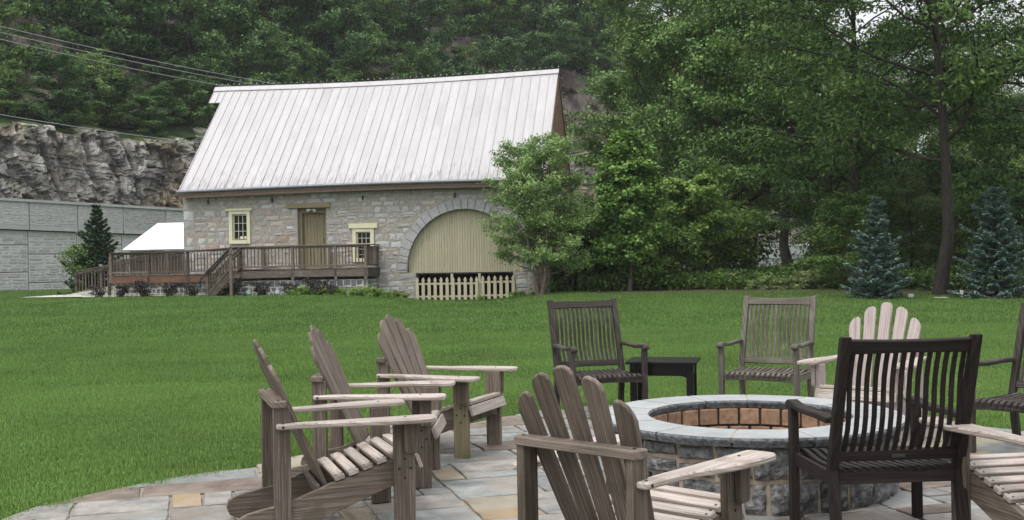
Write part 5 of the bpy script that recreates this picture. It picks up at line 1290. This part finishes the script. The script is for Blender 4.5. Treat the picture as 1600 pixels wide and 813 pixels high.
for i, (px, d, f) in enumerate(((1172, 34.2, .8), (1196, 34, 1.15), (1217, 34, .95), (1229, 34.1, .9), (1257, 33.8, 1.45), (1268, 34.2, 1.2), (1247, 34.5, 1.1))):
    put('pale_plant', 'pale green upright plant at the front of the planting bed', PP, g3(px, d), f, rs.uniform(0, 6), 'pale plants at the bed edge', 'plant')
for i, (px, d, f) in enumerate(((880, 37, 1.5), (893, 36.6, 1.2), (905, 37.5, 1.7), (925, 38, 1.6), (945, 38, 1.4), (1015, 36.6, 1.1), (1045, 37, 1.2), (1100, 38.5, 1.4), (1130, 40, 1.6), (1160, 42, 1.6), (1300, 36, 1.2), (1285, 36, 1.0))):
    put('bush', ('large' if f > 1.35 else 'small') + ' rounded green bush in the planting bed, ' + near(px), PBUSH, g3(px, d, -.1), f, rs.uniform(0, 6), 'bushes in the planting bed', 'bush')
# mulch bed under the spruces and along the wood
bed = [(2.6, 34.4), (6.5, 34.5), (9, 34.3), (11.0, 32.4), (12.2, 30.2), (13.5, 28.3), (16, 27.6), (20, 27.0), (40, 26), (60, 60), (5, 70), (2.4, 40)]
bm = bmesh.new(); f = bm.faces.new([bm.verts.new((x, y, 0)) for x, y in bed]); bmesh.ops.triangulate(bm, faces=bm.faces)
for _ in range(4): bmesh.ops.subdivide_edges(bm, edges=[e for e in bm.edges if e.calc_length() > 2.5], cuts=1, use_grid_fill=True); bmesh.ops.triangulate(bm, faces=bm.faces)
for v in bm.verts: v.co.z = gz(v.co.x, v.co.y) + .012
link('planting_bed', from_bm(bm), MULCH, kind='structure')
# two small pale well covers and a stump under the big dark tree
t = link('box', from_bm(beam((-.12, 0, .08), (.12, 0, .08), .2, .16)), CONC, label='small pale utility box on the mulch just left of the tall dark trunk', cat='box'); t.location = g3(1421, 28.6); t.scale = (.6, .6, .6)
t = link('marker', from_bm(beam((0, 0, 0), (.05, 0, .24), .12, .05, (0, 1, 0))), CONC, label='small leaning white marker stone left of the right spruce', cat='stone'); t.location = g3(1500, 28.3); t.scale = (.7, .7, .8)
t = link('stone_slab', from_bm(slab([(-.2, -.1), (.2, -.12), (.22, .1), (-.2, .1)], .05, None, .01)), CONC, label='flat pale stone at the foot of the tall dark trunk', cat='stone'); t.location = g3(1468, 28.2, .01); t.scale = (.8, .8, .5)
t = link('fallen_branch', from_bm(tube([(-.5, 0, .55), (0, .05, .5), (.55, 0, .25), (.8, 0, .2)], [.02, .05, .05, .03], 7)), BARKB, label='pale fallen branch lying on the ground cover', cat='branch'); t.location = g3(1143, 35.4, .12); t.scale = (.45, .6, .75)

# ------------------------------------------------------------------ power lines
WIRE = M('power_cable', (.25, .26, .27), (.33, .34, .35), rnd=0, bump=0); WIRED = M('black_cable', (.012, .012, .012), (.02, .02, .02), rnd=0, bump=0)
def pz(px, py, d):
    X = px - 800; Y = py - 406.5; c, s = math.cos(ROLL), math.sin(ROLL); a = X * c - Y * s; b = X * s + Y * c
    return Vector((a / F_PX * d, d, CAM_H - b / F_PX * d))
def wire(label, A, B, sag, rad, m_, group='power lines'):
    P = [A.lerp(B, t) - Vector((0, 0, sag * 4 * t * (1 - t))) for t in [i / 16 for i in range(17)]]
    link('power_line', from_bm(tube(P, rad, 5)), m_, label=label, cat='cable', group=group); return P
wire('uppermost thin pale cable crossing the hillside at the upper left', pz(-120, 14, 50), pz(520, 148, 72), .3, .018, WIRE)
wire('second of three pale cables crossing the hillside at the upper left', pz(-120, 24, 50), pz(500, 150, 72), .3, .018, WIRE)
wire('lowest of three pale cables crossing the hillside at the upper left', pz(-120, 34, 50), pz(470, 156, 72), .3, .018, WIRE)
wire('single pale cable in front of the ledge bushes at the left', pz(-120, 160, 50), pz(420, 236, 66), .25, .018, WIRE)
wire('upper of two grey cables crossing the grey rock face', pz(-120, 214, 49), pz(420, 280, 62), .2, .014, WIRED)
P = wire('thick black cable crossing the grey rock face just above the panel wall', pz(-120, 226, 49), pz(420, 302, 62), .25, .022, WIRED)
cb = link('splice_case', from_bm(tube([(-.24, 0, 0), (-.2, 0, 0), (.2, .0, 0), (.24, 0, 0)], [.05, .10, .10, .05], 10)), WIRED, label='black cylindrical splice case hanging on the cable before the rock face', cat='cable case'); cb.location = pz(237, 263, 57)

# ------------------------------------------------------------------ grass
GR = leafmat('grass_blade', (.052, .118, .026), (.255, .40, .105), .3, rough=.45, objr=0, patch=.16)
def tuft(seed, n, h, spread, wid):
    r_ = random.Random(seed); V = []; Fc = []; T = []
    for i in range(n):
        a = r_.uniform(0, 6.28); x, y = r_.gauss(0, spread), r_.gauss(0, spread); hh = h * r_.uniform(.55, 1.15); l_ = r_.uniform(.1, .65) * hh; w_ = wid * r_.uniform(.7, 1.2)
        dx, dy = math.cos(a), math.sin(a); b = r_.uniform(0, 6.28); wx, wy = math.cos(b) * w_, math.sin(b) * w_; k = len(V)
        V += [(x - wx, y - wy, -.01), (x + wx, y + wy, -.01), (x + dx * l_ * .35 + wx * .8, y + dy * l_ * .35 + wy * .8, hh * .62), (x + dx * l_ * .35 - wx * .8, y + dy * l_ * .35 - wy * .8, hh * .62), (x + dx * l_, y + dy * l_, hh)]
        Fc += [(k, k + 1, k + 2, k + 3), (k + 3, k + 2, k + 4)]; t = r_.random(); T += [t, t]
    me = bpy.data.meshes.new('tuft'); me.from_pydata(V, [], Fc); at_ = me.attributes.new('tint', 'FLOAT', 'FACE'); at_.data.foreach_set('value', T); me.materials.append(GR)
    return bpy.data.objects.new('grass_tuft', me)
def grass(name, label, d0, d1, step, dens, tf, smin, smax, seed):
    xs = []; V = []; Fc = []; idx = {}
    ys = np.arange(d0, d1 + 1e-6, step)
    for j in range(len(ys) - 1):
        y = ys[j]; hw = .60 * (y + step) + 1.2
        for x in np.arange(-math.ceil(hw / step) * step, hw, step):
            c = [(x, y), (x + step, y), (x + step, y + step), (x, y + step)]
            cc = np.array(c); 
            inp = in_patio(cc[:, 0], cc[:, 1])
            if inp.all(): continue
            if inp.any() and step > .26: continue
            if inp.sum() > 2: continue
            cx, cy = x + step / 2, y + step / 2
            X = (Vector((cx, cy, 0)) - BARN_O).dot(BU); Y = (Vector((cx, cy, 0)) - BARN_O).dot(BN)
            if X > -5.2 and X < 8.0 and Y > -1.95 - step / 2: continue
            if X >= 8.0 and X < 13.4 and Y > -.12 - step / 2: continue
            if X >= 13.4 * 1 and Y > 5: continue
            if cx > 2.4 and cy > 34.3: continue
            if cx > 9 and cy > np.interp(cx, [9, 11, 12.2, 13.5, 16, 20, 40], [34.3, 32.4, 30.2, 28.3, 27.6, 27, 26]): continue
            k = len(V); V += [(a, b, gz(a, b) - .02) for a, b in c]; Fc.append((k, k + 1, k + 2, k + 3))
    me = bpy.data.meshes.new(name); me.from_pydata(V, [], Fc); me.materials.append(SOIL); me.materials.append(GR)
    o = link(name, me, None, label=label, cat='grass', kind='stuff')
    ng = bpy.data.node_groups.new(name + '_nodes', 'GeometryNodeTree'); ng.interface.new_socket('Geometry', in_out='INPUT', socket_type='NodeSocketGeometry'); ng.interface.new_socket('Geometry', in_out='OUTPUT', socket_type='NodeSocketGeometry')
    N = ng.nodes; L = ng.links; gi = N.new('NodeGroupInput'); go = N.new('NodeGroupOutput')
    dp_ = N.new('GeometryNodeDistributePointsOnFaces'); dp_.inputs['Density'].default_value = dens; dp_.inputs['Seed'].default_value = seed
    oi = N.new('GeometryNodeObjectInfo'); oi.inputs['Object'].default_value = tf; oi.inputs['As Instance'].default_value = True
    ip = N.new('GeometryNodeInstanceOnPoints'); rv = N.new('FunctionNodeRandomValue'); rv.data_type = 'FLOAT_VECTOR'; rv.inputs[0].default_value = (-.12, -.12, 0); rv.inputs[1].default_value = (.12, .12, 6.28)
    rsn = N.new('FunctionNodeRandomValue'); rsn.data_type = 'FLOAT'; rsn.inputs[2].default_value = smin; rsn.inputs[3].default_value = smax; rsn.inputs['Seed'].default_value = 3
    L.new(gi.outputs[0], dp_.inputs['Mesh']); L.new(dp_.outputs['Points'], ip.inputs['Points']); L.new(oi.outputs['Geometry'], ip.inputs['Instance']); L.new(rv.outputs[0], ip.inputs['Rotation']); L.new(rsn.outputs[1], ip.inputs['Scale']); L.new(ip.outputs[0], go.inputs[0])
    md = o.modifiers.new('tufts', 'NODES'); md.node_group = ng; return o
grass('near_grass', 'short mown green grass blades beside the patio', 4.4, 12.4, .2, 620, tuft(1, 30, .040, .032, .0017), .7, 1.25, 1)
grass('middle_grass', 'short mown green grass in the middle of the lawn', 12.4, 20.4, .5, 200, tuft(2, 38, .044, .055, .0028), .7, 1.2, 2)
grass('far_grass', 'short mown green grass at the far side of the lawn', 20.4, 50, .8, 42, tuft(3, 46, .046, .12, .005), .7, 1.2, 3)

# ------------------------------------------------------------------ thin summer haze
bm = bmesh.new(); bmesh.ops.create_cube(bm, size=1); bm.transform(Matrix.Translation((45, 262, 49)) @ Matrix.Diagonal((760, 690, 102, 1)))
hz = bpy.data.materials.new('haze'); hz.use_nodes = True; N = hz.node_tree.nodes; N.remove(N['Principled BSDF'])
pv = N.new('ShaderNodeVolumePrincipled'); pv.inputs['Color'].default_value = (.86, .92, .95, 1); pv.inputs['Density'].default_value = .0004; pv.inputs['Anisotropy'].default_value = .2
hz.node_tree.links.new(pv.outputs[0], N['Material Output'].inputs['Volume'])
link('haze', from_bm(bm), hz, label='thin pale summer haze in the air over the whole valley', cat='haze', kind='stuff')
